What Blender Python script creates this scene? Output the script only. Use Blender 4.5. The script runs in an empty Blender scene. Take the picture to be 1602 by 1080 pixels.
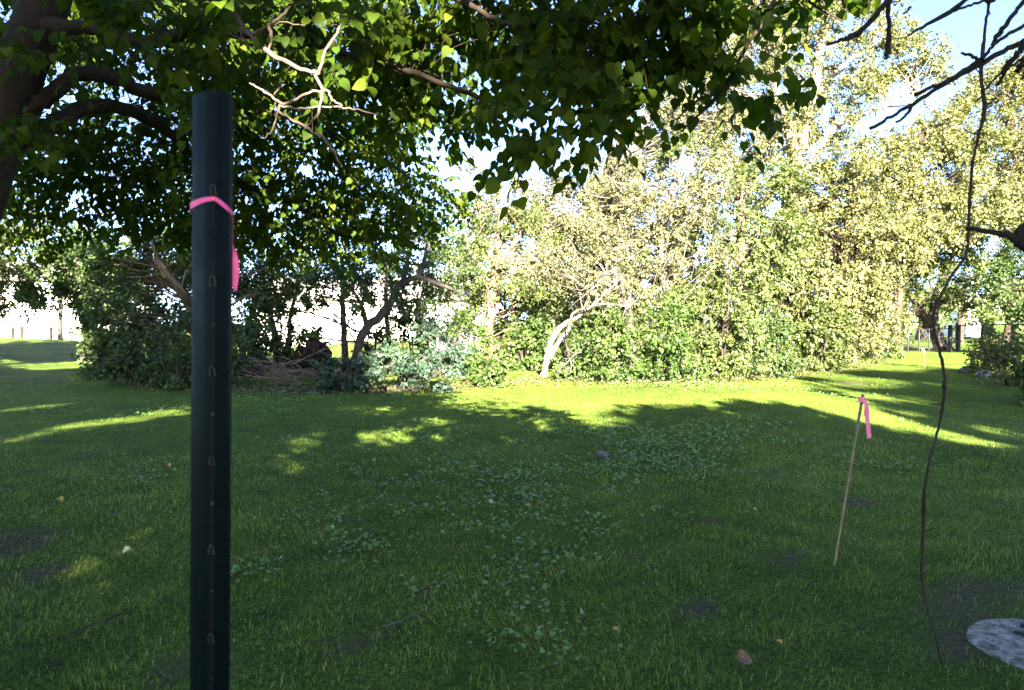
import bpy, math
import numpy as np
from mathutils import Vector

R = np.random.default_rng(7)
scn = bpy.context.scene
col = scn.collection

# ------------------------------------------------------------------ camera
W, H, F = 1602.0, 1080.0, 1100.0          # photograph frame and focal length in its pixels
EYE = np.array([0.0, 0.0, 1.55])
HOR = 505.0                                # row of the horizon
PITCH = math.atan((H / 2 - HOR) / F)
cam = bpy.data.cameras.new('camera')
cam.sensor_width = 36.0
cam.lens = 36.0 * F / W
cam.clip_start = 0.05
cam.clip_end = 2000.0
cam.dof.use_dof = True
cam.dof.focus_distance = 9.0
cam.dof.aperture_fstop = 8.0
camo = bpy.data.objects.new('camera', cam)
col.objects.link(camo)
camo.location = EYE
camo.rotation_euler = (math.pi / 2 - PITCH, 0, 0)
scn.camera = camo

# ------------------------------------------------------------------ light
SUN_EL = math.radians(24.0)
SUN_AZ = math.radians(-6.3)                # light travels away from the camera, slightly to the left
LDIR = np.array([math.sin(SUN_AZ) * math.cos(SUN_EL), math.cos(SUN_AZ) * math.cos(SUN_EL), -math.sin(SUN_EL)])
wd = bpy.data.worlds.new('World')
scn.world = wd
wd.use_nodes = True
nt = wd.node_tree
bg = nt.nodes['Background']
sky = nt.nodes.new('ShaderNodeTexSky')
sky.sky_type = 'NISHITA'
sky.sun_disc = False
sky.sun_elevation = SUN_EL
sky.sun_rotation = math.atan2(-LDIR[0], -LDIR[1])
sky.air_density = 0.36
sky.dust_density = 0.3
sky.ozone_density = 1.2
nt.links.new(sky.outputs[0], bg.inputs[0])
bg.inputs[1].default_value = 0.05
sl = bpy.data.lights.new('sun', 'SUN')
sl.energy = 5.0
sl.angle = math.radians(0.55)
sl.color = (1.0, 0.91, 0.77)
so = bpy.data.objects.new('sun', sl)
col.objects.link(so)
so.rotation_euler = Vector(LDIR).to_track_quat('-Z', 'Y').to_euler()
so.location = (0, -20, 30)

vs = scn.view_settings
vs.view_transform = 'Standard'
vs.look = 'None'
vs.exposure = 4.3
vs.gamma = 1.0
vs.use_curve_mapping = False
scn.render.engine = 'CYCLES'
cy = scn.cycles
cy.use_denoising = True
cy.max_bounces = 6
cy.diffuse_bounces = 3
cy.glossy_bounces = 2
cy.transmission_bounces = 4
cy.sample_clamp_indirect = 6.0


# ------------------------------------------------------------------ helpers
def sm(a, b, x):
    t = np.clip((x - a) / (b - a), 0, 1)
    return t * t * (3 - 2 * t)


def terrain(x, y):
    x = np.asarray(x, float); y = np.asarray(y, float)
    h = 0.72 * sm(14, 30, -x) * sm(10, 40, y)
    h = h - 0.05 * np.clip(y - 40, 0, 40) * sm(12, 20, -x)
    h = h + 0.30 * np.exp(-(((x - 4.4) / 2.4) ** 2 + ((y - 13.0) / 4.5) ** 2))
    h = h - 0.10 * np.exp(-(((x - 8.2) / 1.8) ** 2 + ((y - 13.0) / 7.0) ** 2))
    h = h + 0.022 * np.sin(x * 1.3 + 0.7 * np.sin(y * 0.9)) * np.sin(y * 1.1 + 0.4) * np.exp(-((y - 6) / 14) ** 2)
    h = h + 0.10 * sm(15.5, 18, y) * sm(10.5, 8, np.abs(x + 1.5)) * (y < 30)
    return h


def hz(x, y):
    return float(terrain(x, y))


CP, SP = math.cos(PITCH), math.sin(PITCH)


def ray(px, py):
    u = (np.asarray(px, float) - W / 2) / F
    v = (H / 2 - np.asarray(py, float)) / F
    dy = CP + v * SP
    dz = -SP + v * CP
    return u / dy, dz / dy                # per metre of depth


def at(px, py, Y):
    a, b = ray(px, py)
    return np.array([a * Y, Y, EYE[2] + b * Y])


def gp(px, py):
    """the point of the ground seen at a pixel"""
    a, b = ray(px, py)
    Y = 1.55 / max(1e-3, -b)
    for _ in range(30):
        Y2 = (1.55 - hz(a * Y, Y)) / max(1e-3, -b)
        Y = 0.5 * Y + 0.5 * Y2
    return np.array([a * Y, Y, hz(a * Y, Y)])


def px2m(n, Y):
    return n / F * Y


def nrm(v):
    return v / np.maximum(np.linalg.norm(v, axis=-1, keepdims=True), 1e-9)


def link(o, parent=None):
    col.objects.link(o)
    if parent is not None:
        o.parent = parent
        if parent.type == 'EMPTY' or True:
            o.matrix_parent_inverse = parent.matrix_world.inverted()
    return o


def mesh(name, v, f, mat, parent=None, rnd=None, smooth=False):
    """v (n,3) world positions, f (m,k) or list of faces"""
    me = bpy.data.meshes.new(name)
    v = np.asarray(v, np.float32)
    if isinstance(f, np.ndarray):
        m, k = f.shape
        me.vertices.add(len(v)); me.vertices.foreach_set('co', v.ravel())
        me.loops.add(m * k); me.loops.foreach_set('vertex_index', f.astype(np.int32).ravel())
        me.polygons.add(m)
        me.polygons.foreach_set('loop_start', np.arange(0, m * k, k, dtype=np.int32))
        if rnd is not None:
            at_ = me.attributes.new('rnd', 'FLOAT', 'FACE')
            at_.data.foreach_set('value', np.asarray(rnd, np.float32))
        me.update(calc_edges=True)
    else:
        me.from_pydata([tuple(map(float, p)) for p in v], [], [tuple(int(i) for i in q) for q in f])
        me.update()
    if smooth:
        me.polygons.foreach_set('use_smooth', np.ones(len(me.polygons), bool))
    me.materials.append(mat)
    o = bpy.data.objects.new(name, me)
    link(o, parent)
    return o


def tag(o, label=None, cat=None, group=None, kind=None):
    if label: o['label'] = label
    if cat: o['category'] = cat
    if group: o['group'] = group
    if kind: o['kind'] = kind
    return o


def thing(name, label, cat, loc, group=None):
    o = bpy.data.objects.new(name, None)
    o.empty_display_size = 0.2
    o.location = loc
    col.objects.link(o)
    bpy.context.view_layer.update()
    return tag(o, label, cat, group)


class Geo:
    def __init__(s):
        s.v = []; s.f = []; s.n = 0

    def add(s, v, f):
        s.v.append(np.asarray(v, float)); s.f += [tuple(i + s.n for i in q) for q in f]; s.n += len(v)

    def box(s, c, d, rot=None):
        c = np.asarray(c, float); d = np.asarray(d, float) / 2
        v = np.array([[x, y, z] for x in (-1, 1) for y in (-1, 1) for z in (-1, 1)], float) * d
        if rot is not None: v = v @ rot.T
        s.add(v + c, [(0, 1, 3, 2), (4, 6, 7, 5), (0, 4, 5, 1), (2, 3, 7, 6), (0, 2, 6, 4), (1, 5, 7, 3)])

    def build(s, name, mat, parent=None, smooth=False):
        return mesh(name, np.concatenate(s.v), s.f, mat, parent, smooth=smooth)


def spline(P, n):
    """Catmull-Rom through the rows of P (any width), n samples per span"""
    P = np.asarray(P, float)
    if len(P) < 3:
        t = np.linspace(0, 1, n + 1)[:, None]
        return P[0] * (1 - t) + P[-1] * t
    Q = np.vstack([2 * P[0] - P[1], P, 2 * P[-1] - P[-2]])
    out = []
    for i in range(1, len(Q) - 2):
        t = np.linspace(0, 1, n, endpoint=False)[:, None]
        a, b, c, d = Q[i - 1], Q[i], Q[i + 1], Q[i + 2]
        out.append(0.5 * (2 * b + (c - a) * t + (2 * a - 5 * b + 4 * c - d) * t ** 2 + (3 * b - a - 3 * c + d) * t ** 3))
    out.append(P[-1:])
    return np.vstack(out)


class Tubes:
    """many tapered tubes of quads in one mesh"""
    def __init__(s):
        s.v = []; s.f = []; s.n = 0

    def add(s, pts, rad, sides=6, cap=True):
        pts = np.asarray(pts, float); rad = np.asarray(rad, float)
        t = nrm(np.gradient(pts, axis=0))
        ref = np.array([0.31, 0.2, 0.93]) if abs(t[0] @ np.array([0.31, 0.2, 0.93])) < 0.9 else np.array([1.0, 0.1, 0])
        u = nrm(np.cross(t, ref)); w = np.cross(t, u)
        a = np.linspace(0, 2 * math.pi, sides, endpoint=False)
        ring = u[:, None, :] * np.cos(a)[None, :, None] + w[:, None, :] * np.sin(a)[None, :, None]
        v = pts[:, None, :] + ring * rad[:, None, None]
        m = len(pts)
        i = np.arange(m - 1)[:, None] * sides; j = np.arange(sides)[None, :]; j2 = (j + 1) % sides
        f = np.stack([i + j, i + j2, i + sides + j2, i + sides + j], -1).reshape(-1, 4)
        s.v.append(v.reshape(-1, 3)); s.f.append(f + s.n); s.n += m * sides

    def build(s, name, mat, parent=None):
        return mesh(name, np.concatenate(s.v), np.concatenate(s.f), mat, parent, smooth=True)


# leaf templates: x across, y along, z up, unit length
DIA_V = np.array([[0, 0, 0], [0.36, 0.45, 0.10], [0, 1, -0.04], [-0.36, 0.45, 0.10]])
DIA_F = np.array([[0, 1, 2], [0, 2, 3]])
hw = [(0.0, 0.00), (0.22, -0.08), (0.40, 0.10), (0.42, 0.34), (0.27, 0.66), (0.0, 1.0)]
HEART_V = np.array([[0, 0, 0.0], [0, 0.36, 0.02], [0, 0.7, -0.03], [0, 1.0, -0.16],
                    [0.24, -0.08, 0.03], [0.43, 0.14, 0.09], [0.42, 0.42, 0.09], [0.25, 0.72, 0.02],
                    [-0.24, -0.08, 0.03], [-0.43, 0.14, 0.09], [-0.42, 0.42, 0.09], [-0.25, 0.72, 0.02]])
HEART_F = np.array([[0, 4, 5], [0, 5, 1], [1, 5, 6], [1, 6, 2], [2, 6, 7], [2, 7, 3],
                    [0, 9, 8], [0, 1, 9], [1, 10, 9], [1, 2, 10], [2, 11, 10], [2, 3, 11]])
HLOW_V = np.array([[0, 0, 0.0], [0.30, -0.07, 0.04], [0.43, 0.30, 0.09], [0, 1.0, -0.12], [-0.43, 0.30, 0.09], [-0.30, -0.07, 0.04]])
HLOW_F = np.array([[0, 1, 2], [0, 2, 3], [0, 3, 4], [0, 4, 5]])
a6 = np.linspace(0, 2 * math.pi, 6, endpoint=False)
ROUND_V = np.vstack([[0, 0, -0.08], np.stack([0.5 * np.sin(a6), 0.5 * np.cos(a6), 0 * a6], -1)])
ROUND_F = np.array([[0, i + 1, (i + 1) % 6 + 1] for i in range(6)])


def leaf_verts(P, D, N, S, tv):
    D = nrm(D); B = nrm(np.cross(D, N)); N2 = np.cross(B, D)
    return (P[:, None, :] + S[:, None, None] * (tv[None, :, 0:1] * B[:, None, :] + tv[None, :, 1:2] * D[:, None, :]
            + tv[None, :, 2:3] * N2[:, None, :]))


def leaves(name, P, D, N, S, tv, tf, mat, parent, rnd=None, rng=R):
    v = leaf_verts(P, D, N, S, tv)
    n, k = v.shape[:2]
    f = (tf[None] + (np.arange(n) * k)[:, None, None]).reshape(-1, 3)
    if rnd is None: rnd = rng.random(n)
    return mesh(name, v.reshape(-1, 3), f, mat, parent, rnd=np.repeat(rnd, len(tf)))


# ------------------------------------------------------------------ materials
def new_mat(name):
    m = bpy.data.materials.new(name)
    m.use_nodes = True
    t = m.node_tree
    return m, t, t.nodes['Principled BSDF'], t.nodes['Material Output']


def node(t, kind, **kw):
    n = t.nodes.new(kind)
    for k, v in kw.items():
        setattr(n, k, v)
    return n


def ramp(t, fac, stops):
    r = node(t, 'ShaderNodeValToRGB')
    e = r.color_ramp.elements
    while len(e) < len(stops): e.new(0.5)
    for i, (p, c) in enumerate(stops):
        e[i].position = p; e[i].color = (*c, 1)
    t.links.new(fac, r.inputs[0])
    return r.outputs[0]


def noise(t, scale, detail=3, rough=0.55, vec=None, dim='3D'):
    n = node(t, 'ShaderNodeTexNoise')
    n.inputs['Scale'].default_value = scale
    n.inputs['Detail'].default_value = detail
    n.inputs['Roughness'].default_value = rough
    if vec is None:
        g = node(t, 'ShaderNodeNewGeometry'); vec = g.outputs['Position']
    t.links.new(vec, n.inputs['Vector'])
    return n.outputs['Fac']


def mixc(t, fac, a, b, mode='MIX'):
    m = node(t, 'ShaderNodeMix', data_type='RGBA', blend_type=mode)
    if isinstance(fac, float): m.inputs['Factor'].default_value = fac
    else: t.links.new(fac, m.inputs['Factor'])
    for s, x in (('A', a), ('B', b)):
        sock = [i for i in m.inputs if i.name == s and i.type == 'RGBA'][0]
        if isinstance(x, tuple): sock.default_value = (*x, 1)
        else: t.links.new(x, sock)
    return [o for o in m.outputs if o.type == 'RGBA'][0]


def math_(t, op, a, b):
    m = node(t, 'ShaderNodeMath', operation=op)
    for i, x in enumerate((a, b)):
        if isinstance(x, (int, float)): m.inputs[i].default_value = x
        else: t.links.new(x, m.inputs[i])
    return m.outputs[0]


def leaf_mat(name, dark, mid, light, trans=0.35, rough=0.5, spec=0.35, nscale=0.5):
    m, t, p, out = new_mat(name)
    a = node(t, 'ShaderNodeAttribute', attribute_name='rnd')
    f = math_(t, 'ADD', math_(t, 'MULTIPLY', a.outputs['Fac'], 0.6), math_(t, 'MULTIPLY', noise(t, nscale, 2), 0.5))
    c = ramp(t, f, [(0.15, dark), (0.5, mid), (0.9, light)])
    t.links.new(c, p.inputs['Base Color'])
    p.inputs['Roughness'].default_value = rough
    p.inputs['Specular IOR Level'].default_value = spec
    tr = node(t, 'ShaderNodeBsdfTranslucent')
    tc = mixc(t, 1.0, c, (1.25, 1.35, 0.45), 'MULTIPLY')
    t.links.new(tc, tr.inputs['Color'])
    mx = node(t, 'ShaderNodeMixShader')
    mx.inputs[0].default_value = trans
    t.links.new(p.outputs[0], mx.inputs[1]); t.links.new(tr.outputs[0], mx.inputs[2])
    t.links.new(mx.outputs[0], out.inputs['Surface'])
    return m


def bark_mat(name, c0, c1, scale=9.0, bump=0.6):
    m, t, p, out = new_mat(name)
    tc = node(t, 'ShaderNodeNewGeometry')
    mp = node(t, 'ShaderNodeMapping'); mp.inputs['Scale'].default_value = (1, 1, 0.25)
    t.links.new(tc.outputs['Position'], mp.inputs['Vector'])
    f = noise(t, scale, 6, 0.65, mp.outputs[0])
    g = noise(t, scale * 0.2, 2, 0.5)
    c = ramp(t, math_(t, 'ADD', math_(t, 'MULTIPLY', f, 0.75), math_(t, 'MULTIPLY', g, 0.25)), [(0.32, c0), (0.68, c1)])
    t.links.new(c, p.inputs['Base Color'])
    p.inputs['Roughness'].default_value = 0.9
    p.inputs['Specular IOR Level'].default_value = 0.15
    b = node(t, 'ShaderNodeBump'); b.inputs['Strength'].default_value = bump; b.inputs['Distance'].default_value = 0.03
    t.links.new(f, b.inputs['Height']); t.links.new(b.outputs[0], p.inputs['Normal'])
    return m


def plain_mat(name, c0, c1, rough=0.6, scale=20.0, spec=0.4, metal=0.0, bump=0.0):
    m, t, p, out = new_mat(name)
    f = noise(t, scale, 4)
    t.links.new(ramp(t, f, [(0.35, c0), (0.65, c1)]), p.inputs['Base Color'])
    p.inputs['Roughness'].default_value = rough
    p.inputs['Specular IOR Level'].default_value = spec
    p.inputs['Metallic'].default_value = metal
    if bump:
        b = node(t, 'ShaderNodeBump'); b.inputs['Strength'].default_value = bump; b.inputs['Distance'].default_value = 0.01
        t.links.new(f, b.inputs['Height']); t.links.new(b.outputs[0], p.inputs['Normal'])
    return m


M = {}
# lime green shade tree overhead, woodland kinds
M['shade_leaf'] = leaf_mat('shade_leaf', (0.0192, 0.0368, 0.0032), (0.0336, 0.0640, 0.0048), (0.1000, 0.1320, 0.0096), 0.5, 0.6, 0.10)  # lightest stop imitates sun shining through some leaves
M['pale_leaf'] = leaf_mat('pale_leaf', (0.0519, 0.0621, 0.0179), (0.0952, 0.1026, 0.0352), (0.1472, 0.1456, 0.0601), 0.30)
M['grey_leaf'] = leaf_mat('grey_leaf', (0.0583, 0.0604, 0.0262), (0.0952, 0.0947, 0.0422), (0.1409, 0.1368, 0.0646), 0.28)
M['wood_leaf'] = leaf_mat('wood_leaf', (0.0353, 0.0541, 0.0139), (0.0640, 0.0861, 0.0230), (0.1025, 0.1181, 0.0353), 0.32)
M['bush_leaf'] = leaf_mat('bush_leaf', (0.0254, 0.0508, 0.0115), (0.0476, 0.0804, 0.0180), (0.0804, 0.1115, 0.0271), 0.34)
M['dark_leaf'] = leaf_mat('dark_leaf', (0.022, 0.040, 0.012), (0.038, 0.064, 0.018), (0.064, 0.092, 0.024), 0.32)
M['blue_leaf'] = leaf_mat('blue_leaf', (0.0221, 0.0451, 0.0271), (0.0369, 0.0672, 0.0394), (0.0541, 0.0894, 0.0476), 0.28)
M['dry_leaf'] = leaf_mat('dry_leaf', (0.0705, 0.0574, 0.0287), (0.1115, 0.0959, 0.0476), (0.1665, 0.1378, 0.0771), 0.28)
M['weed_leaf'] = leaf_mat('weed_leaf', (0.0544, 0.1224, 0.0221), (0.0935, 0.1870, 0.0382), (0.1445, 0.2550, 0.0595), 0.2, 0.40, 0.5)
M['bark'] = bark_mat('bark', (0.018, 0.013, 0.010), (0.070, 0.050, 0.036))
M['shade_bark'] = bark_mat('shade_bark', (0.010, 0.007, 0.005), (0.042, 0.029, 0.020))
M['dark_bark'] = bark_mat('dark_bark', (0.018, 0.014, 0.012), (0.060, 0.047, 0.038))
M['pale_bark'] = bark_mat('pale_bark', (0.0910, 0.0770, 0.0595), (0.2100, 0.1820, 0.1400), 7.0)
M['brown_bark'] = bark_mat('brown_bark', (0.055, 0.037, 0.025), (0.16, 0.105, 0.07), 7.0)
M['grey_twig'] = bark_mat('grey_twig', (0.0550, 0.0475, 0.0400), (0.1250, 0.1100, 0.0925), 14.0)
M['black_twig'] = bark_mat('black_twig', (0.010, 0.008, 0.008), (0.030, 0.024, 0.022), 20.0)
M['dead_twig'] = bark_mat('dead_twig', (0.0750, 0.0525, 0.0390), (0.1650, 0.1237, 0.0938), 18.0)
M['root'] = bark_mat('root', (0.012, 0.008, 0.006), (0.045, 0.024, 0.016), 6.0, 1.0)
M['pink'] = plain_mat('pink_tape', (0.80, 0.06, 0.26), (0.90, 0.10, 0.34), 0.45, 60)
M['light_pink'] = plain_mat('light_pink_tape', (0.78, 0.14, 0.27), (0.88, 0.22, 0.36), 0.45, 60)
M['white_wall'] = plain_mat('white_wall', (0.72, 0.71, 0.68), (0.80, 0.79, 0.76), 0.8, 1.5)
M['cream_wall'] = plain_mat('cream_wall', (0.66, 0.58, 0.50), (0.74, 0.66, 0.57), 0.8, 1.5)
M['roof'] = plain_mat('roof_shingle', (0.22, 0.20, 0.19), (0.32, 0.30, 0.28), 0.9, 6)
M['glass'] = plain_mat('window_glass', (0.03, 0.035, 0.045), (0.05, 0.055, 0.065), 0.08, 2, 0.6)
M['trim'] = plain_mat('trim', (0.70, 0.69, 0.67), (0.78, 0.77, 0.75), 0.6, 4)
M['black_metal'] = plain_mat('black_metal', (0.0056, 0.0056, 0.0060), (0.0096, 0.0096, 0.0104), 0.5, 40)
M['stake_wood'] = plain_mat('stake_wood', (0.16, 0.125, 0.06), (0.26, 0.21, 0.11), 0.7, 30)
M['stake_metal'] = plain_mat('stake_metal', (0.10, 0.085, 0.07), (0.19, 0.16, 0.13), 0.5, 60)
M['red_paint'] = plain_mat('red_paint', (0.36, 0.045, 0.015), (0.46, 0.07, 0.025), 0.55, 30)
M['timber'] = bark_mat('timber', (0.03, 0.026, 0.022), (0.07, 0.06, 0.05), 12)
M['fallen'] = plain_mat('fallen_yellow', (0.30, 0.20, 0.03), (0.42, 0.30, 0.07), 0.6, 50)
M['fallen_pale'] = plain_mat('fallen_pale', (0.28, 0.27, 0.17), (0.42, 0.41, 0.28), 0.6, 50)
M['fallen_brown'] = plain_mat('fallen_brown', (0.09, 0.055, 0.03), (0.17, 0.11, 0.06), 0.7, 50)
M['rock'] = plain_mat('pale_rock', (0.08, 0.075, 0.07), (0.17, 0.16, 0.15), 0.85, 14, 0.2, 0, 0.5)
M['mulch'] = plain_mat('mulch', (0.05, 0.033, 0.02), (0.13, 0.09, 0.06), 0.95, 12, 0.1, 0, 0.6)
M['orange'] = plain_mat('orange_plastic', (0.7, 0.28, 0.03), (0.8, 0.35, 0.05), 0.5, 10)


def post_mat():
    m, t, p, out = new_mat('green_post_paint')
    f = noise(t, 45, 5, 0.7)
    c = ramp(t, f, [(0.30, (0.0008, 0.0032, 0.0038)), (0.62, (0.0014, 0.0055, 0.0065)), (0.80, (0.005, 0.010, 0.010))])
    t.links.new(c, p.inputs['Base Color'])
    r = math_(t, 'ADD', math_(t, 'MULTIPLY', noise(t, 22, 4), 0.25), 0.38)
    t.links.new(r, p.inputs['Roughness'])
    p.inputs['Specular IOR Level'].default_value = 0.07
    b = node(t, 'ShaderNodeBump'); b.inputs['Strength'].default_value = 0.15; b.inputs['Distance'].default_value = 0.002
    t.links.new(noise(t, 60, 4), b.inputs['Height']); t.links.new(b.outputs[0], p.inputs['Normal'])
    return m


M['post'] = post_mat()
M['worn_edge'] = plain_mat('worn_edge', (0.012, 0.013, 0.011), (0.045, 0.042, 0.034), 0.6, 300)

# bare spots in the lawn: (pixel, radius in metres)
BARE = [((1215, 875), .24), ((1195, 742), .30), ((1340, 785), .35), ((930, 965), .16), ((1000, 870), .20), ((1090, 955), .22),
        ((20, 850), .55), ((60, 900), .35), ((560, 1000), .22), ((300, 1040), .30), ((1560, 925), .40), ((1480, 1010), .28), ((1100, 815), .2),
        ((1500, 960), .3), ((860, 1050), .15), ((1350, 570), 1.0), ((690, 610), .8), ((480, 612), 1.2), ((600, 612), .9), ((1330, 600), .7)]
BARE = [(gp(*q), r) for q, r in BARE]


def bare_at(x, y):
    b = np.zeros_like(x)
    for p, r in BARE:
        b = np.maximum(b, np.exp(-(((x - p[0]) / r) ** 2 + ((y - p[1]) / r) ** 2) * 1.4))
    return b


def grass_mats():
    # one patchwork of lawn tone shared by the turf sheet and the blades
    def tone(t, cols, k):
        a = noise(t, 0.45, 3); b = noise(t, 2.6, 3)
        f = math_(t, 'ADD', math_(t, 'MULTIPLY', a, 0.55), math_(t, 'MULTIPLY', b, 0.45))
        if k is not None:
            f = math_(t, 'ADD', math_(t, 'MULTIPLY', f, 0.7), math_(t, 'MULTIPLY', k, 0.3))
        return ramp(t, f, cols)
    m, t, p, out = new_mat('turf')
    c = tone(t, [(0.32, (0.045, 0.070, 0.010)), (0.5, (0.080, 0.125, 0.014)), (0.68, (0.125, 0.165, 0.022))], None)
    th = ramp(t, noise(t, 38, 4, 0.7), [(0.42, (0.35, 0.35, 0.35)), (0.62, (1.2, 1.2, 1.1))])
    c = mixc(t, 0.8, c, th, 'MULTIPLY')
    at_ = node(t, 'ShaderNodeAttribute', attribute_name='bare')
    soil = ramp(t, noise(t, 25, 5, 0.7), [(0.35, (0.035, 0.025, 0.016)), (0.65, (0.125, 0.092, 0.058))])
    bf = ramp(t, math_(t, 'ADD', at_.outputs['Fac'], math_(t, 'MULTIPLY', math_(t, 'SUBTRACT', noise(t, 7, 4), 0.5), 0.9)),
              [(0.40, (0, 0, 0)), (0.95, (1, 1, 1))])
    c = mixc(t, bf, c, soil)
    t.links.new(c, p.inputs['Base Color'])
    p.inputs['Roughness'].default_value = 0.9
    p.inputs['Specular IOR Level'].default_value = 0.1
    b = node(t, 'ShaderNodeBump'); b.inputs['Strength'].default_value = 0.8; b.inputs['Distance'].default_value = 0.03
    t.links.new(noise(t, 30, 5, 0.7), b.inputs['Height']); t.links.new(b.outputs[0], p.inputs['Normal'])
    M['turf'] = m
    m, t, p, out = new_mat('grass_blade')
    at_ = node(t, 'ShaderNodeAttribute', attribute_name='rnd')
    c = tone(t, [(0.28, (0.050, 0.105, 0.010)), (0.47, (0.128, 0.215, 0.022)), (0.60, (0.200, 0.275, 0.042)), (0.70, (0.30, 0.31, 0.09)), (0.80, (0.42, 0.36, 0.19))], at_.outputs['Fac'])
    t.links.new(c, p.inputs['Base Color'])
    p.inputs['Roughness'].default_value = 0.6
    p.inputs['Specular IOR Level'].default_value = 0.15
    tr = node(t, 'ShaderNodeBsdfTranslucent')
    t.links.new(mixc(t, 1.0, c, (1.1, 1.2, 0.6), 'MULTIPLY'), tr.inputs['Color'])
    mx = node(t, 'ShaderNodeMixShader'); mx.inputs[0].default_value = 0.2
    t.links.new(p.outputs[0], mx.inputs[1]); t.links.new(tr.outputs[0], mx.inputs[2])
    t.links.new(mx.outputs[0], out.inputs['Surface'])
    M['blade'] = m


grass_mats()

# ------------------------------------------------------------------ the setting: the ground as one sheet
def ground():
    s = np.linspace(-1, 1, 261)
    xs = np.sinh(s * 5.0) / np.sinh(5.0) * 500
    u = np.linspace(0, 1, 261)
    ys = np.concatenate([np.linspace(-70, -2, 30), 0.08 * 0 + (np.sinh(u * 4.6) / np.sinh(4.6)) * 700 - 1.0])
    X, Y = np.meshgrid(xs, ys)
    Z = terrain(X, Y)
    v = np.stack([X, Y, Z], -1).reshape(-1, 3)
    ny, nx = X.shape
    i = np.arange(ny - 1)[:, None] * nx; j = np.arange(nx - 1)[None]
    f = np.stack([i + j, i + j + 1, i + nx + j + 1, i + nx + j], -1).reshape(-1, 4)
    o = mesh('lawn', v, f, M['turf'], smooth=True)
    a = o.data.attributes.new('bare', 'FLOAT', 'POINT')
    a.data.foreach_set('value', bare_at(v[:, 0], v[:, 1]).astype(np.float32))
    tag(o, 'green lawn ground sheet', None, kind='structure')
    o['kind'] = 'structure'


ground()


def grass():
    rng = np.random.default_rng(3)
    n = 520000
    px = rng.uniform(-350, 1950, n); py = rng.uniform(528, 1300, n)
    a, b = ray(px, py)
    Y = 1.55 / np.maximum(-b, 1e-3)
    for _ in range(12):
        Y = 0.5 * Y + 0.5 * (1.55 - terrain(a * Y, Y)) / np.maximum(-b, 1e-3)
    X = a * Y
    dens = n / (2300 * 772) * (F / np.maximum(Y, .1)) ** 2 * 1.55 / np.maximum(Y, .1)
    keep = (Y < 60) & (Y > 0.9) & (rng.random(n) < np.minimum(1, 3600 / dens))
    keep &= rng.random(n) > bare_at(X, Y) * 0.84
    # thinning of the sward in tufts
    tuft = 0.5 + 0.5 * np.sin(X * 5.1 + 2 * np.sin(Y * 3.7)) * np.sin(Y * 4.3 + 1.7 * np.sin(X * 2.9))
    patch = np.sin(X * 1.9 + 1.1 * np.sin(Y * 1.3 + .5)) * np.sin(Y * 2.3 + 1.4 * np.sin(X * 1.6))
    keep &= rng.random(n) < (0.40 + 0.60 * tuft) * (1 - .45 * sm(.35, .9, patch) * (Y < 8))
    X, Y, tuft = X[keep], Y[keep], tuft[keep]
    n = len(X)
    far = np.clip((Y - 4) / 16, 0, 2.2)
    hgt = rng.uniform(0.017, 0.042, n) * (0.75 + 0.6 * tuft) * (1 + 0.15 * far)
    wid = rng.uniform(0.0020, 0.0038, n) * (1 + 3.0 * far)
    long_ = (rng.random(n) < 0.08) & (Y < 4.6)
    hgt[long_] *= 1.7
    ang = rng.uniform(0, 2 * math.pi, n)
    flow = 2.0 * np.sin(X * 1.7 + 1.3) + 1.5 * np.sin(Y * 2.1)
    ang = np.where(rng.random(n) < 0.5, flow + rng.normal(0, 0.5, n), ang)
    lean = rng.uniform(0.2, 1.0, n) * hgt
    d = np.stack([np.cos(ang), np.sin(ang), 0 * ang], -1)
    ac = rng.uniform(0, 2 * math.pi, n)
    c = np.stack([np.cos(ac), np.sin(ac), 0 * ac], -1) * wid[:, None] / 2
    base = np.stack([X, Y, terrain(X, Y) - 0.004], -1)
    up = np.array([0, 0, 1.0])
    mid = base + d * (lean * 0.3)[:, None] + up * (hgt * 0.62)[:, None]
    tip = base + d * lean[:, None] + up * (hgt * np.sqrt(np.clip(1 - 0.35 * (lean / hgt) ** 2, .2, 1)))[:, None]
    near = Y < 8.5
    vn = np.stack([base - c, base + c, mid + c * .8, mid - c * .8, tip], 1)[near]
    kn = len(vn)
    fn = (np.array([[0, 1, 2], [0, 2, 3], [3, 2, 4]])[None] + (np.arange(kn) * 5)[:, None, None]).reshape(-1, 3)
    vf = np.stack([base - c, base + c, tip], 1)[~near]
    kf = len(vf)
    ff = (np.array([[0, 1, 2]])[None] + (np.arange(kf) * 3)[:, None, None]).reshape(-1, 3) + kn * 5
    r = rng.random(n); r = 0.45 + (r - 0.45) * np.where(Y < 7, 1.0, np.clip(7 / Y, .25, 1))
    r = np.where((rng.random(n) < .10) & (Y < 9), rng.uniform(1.2, 1.7, n), r)
    stripe = np.sin((X - .11 * 0 + .02 * Y) * 2 * math.pi / 1.1)
    r = np.clip(r + .10 * np.sign(stripe) * sm(.1, .5, np.abs(stripe)) * (sm(3.5, 5.5, X) + sm(4, 7, -X)) * sm(6, 8, Y), 0, 2)
    v = np.concatenate([vn.reshape(-1, 3), vf.reshape(-1, 3)])
    f = np.concatenate([fn, ff])
    rr = np.concatenate([np.repeat(r[near], 3), r[~near]])
    o = mesh('grass', v, f, M['blade'], rnd=rr)
    tag(o, 'short mown green grass blades covering the lawn', 'grass', kind='stuff')


grass()


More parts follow.
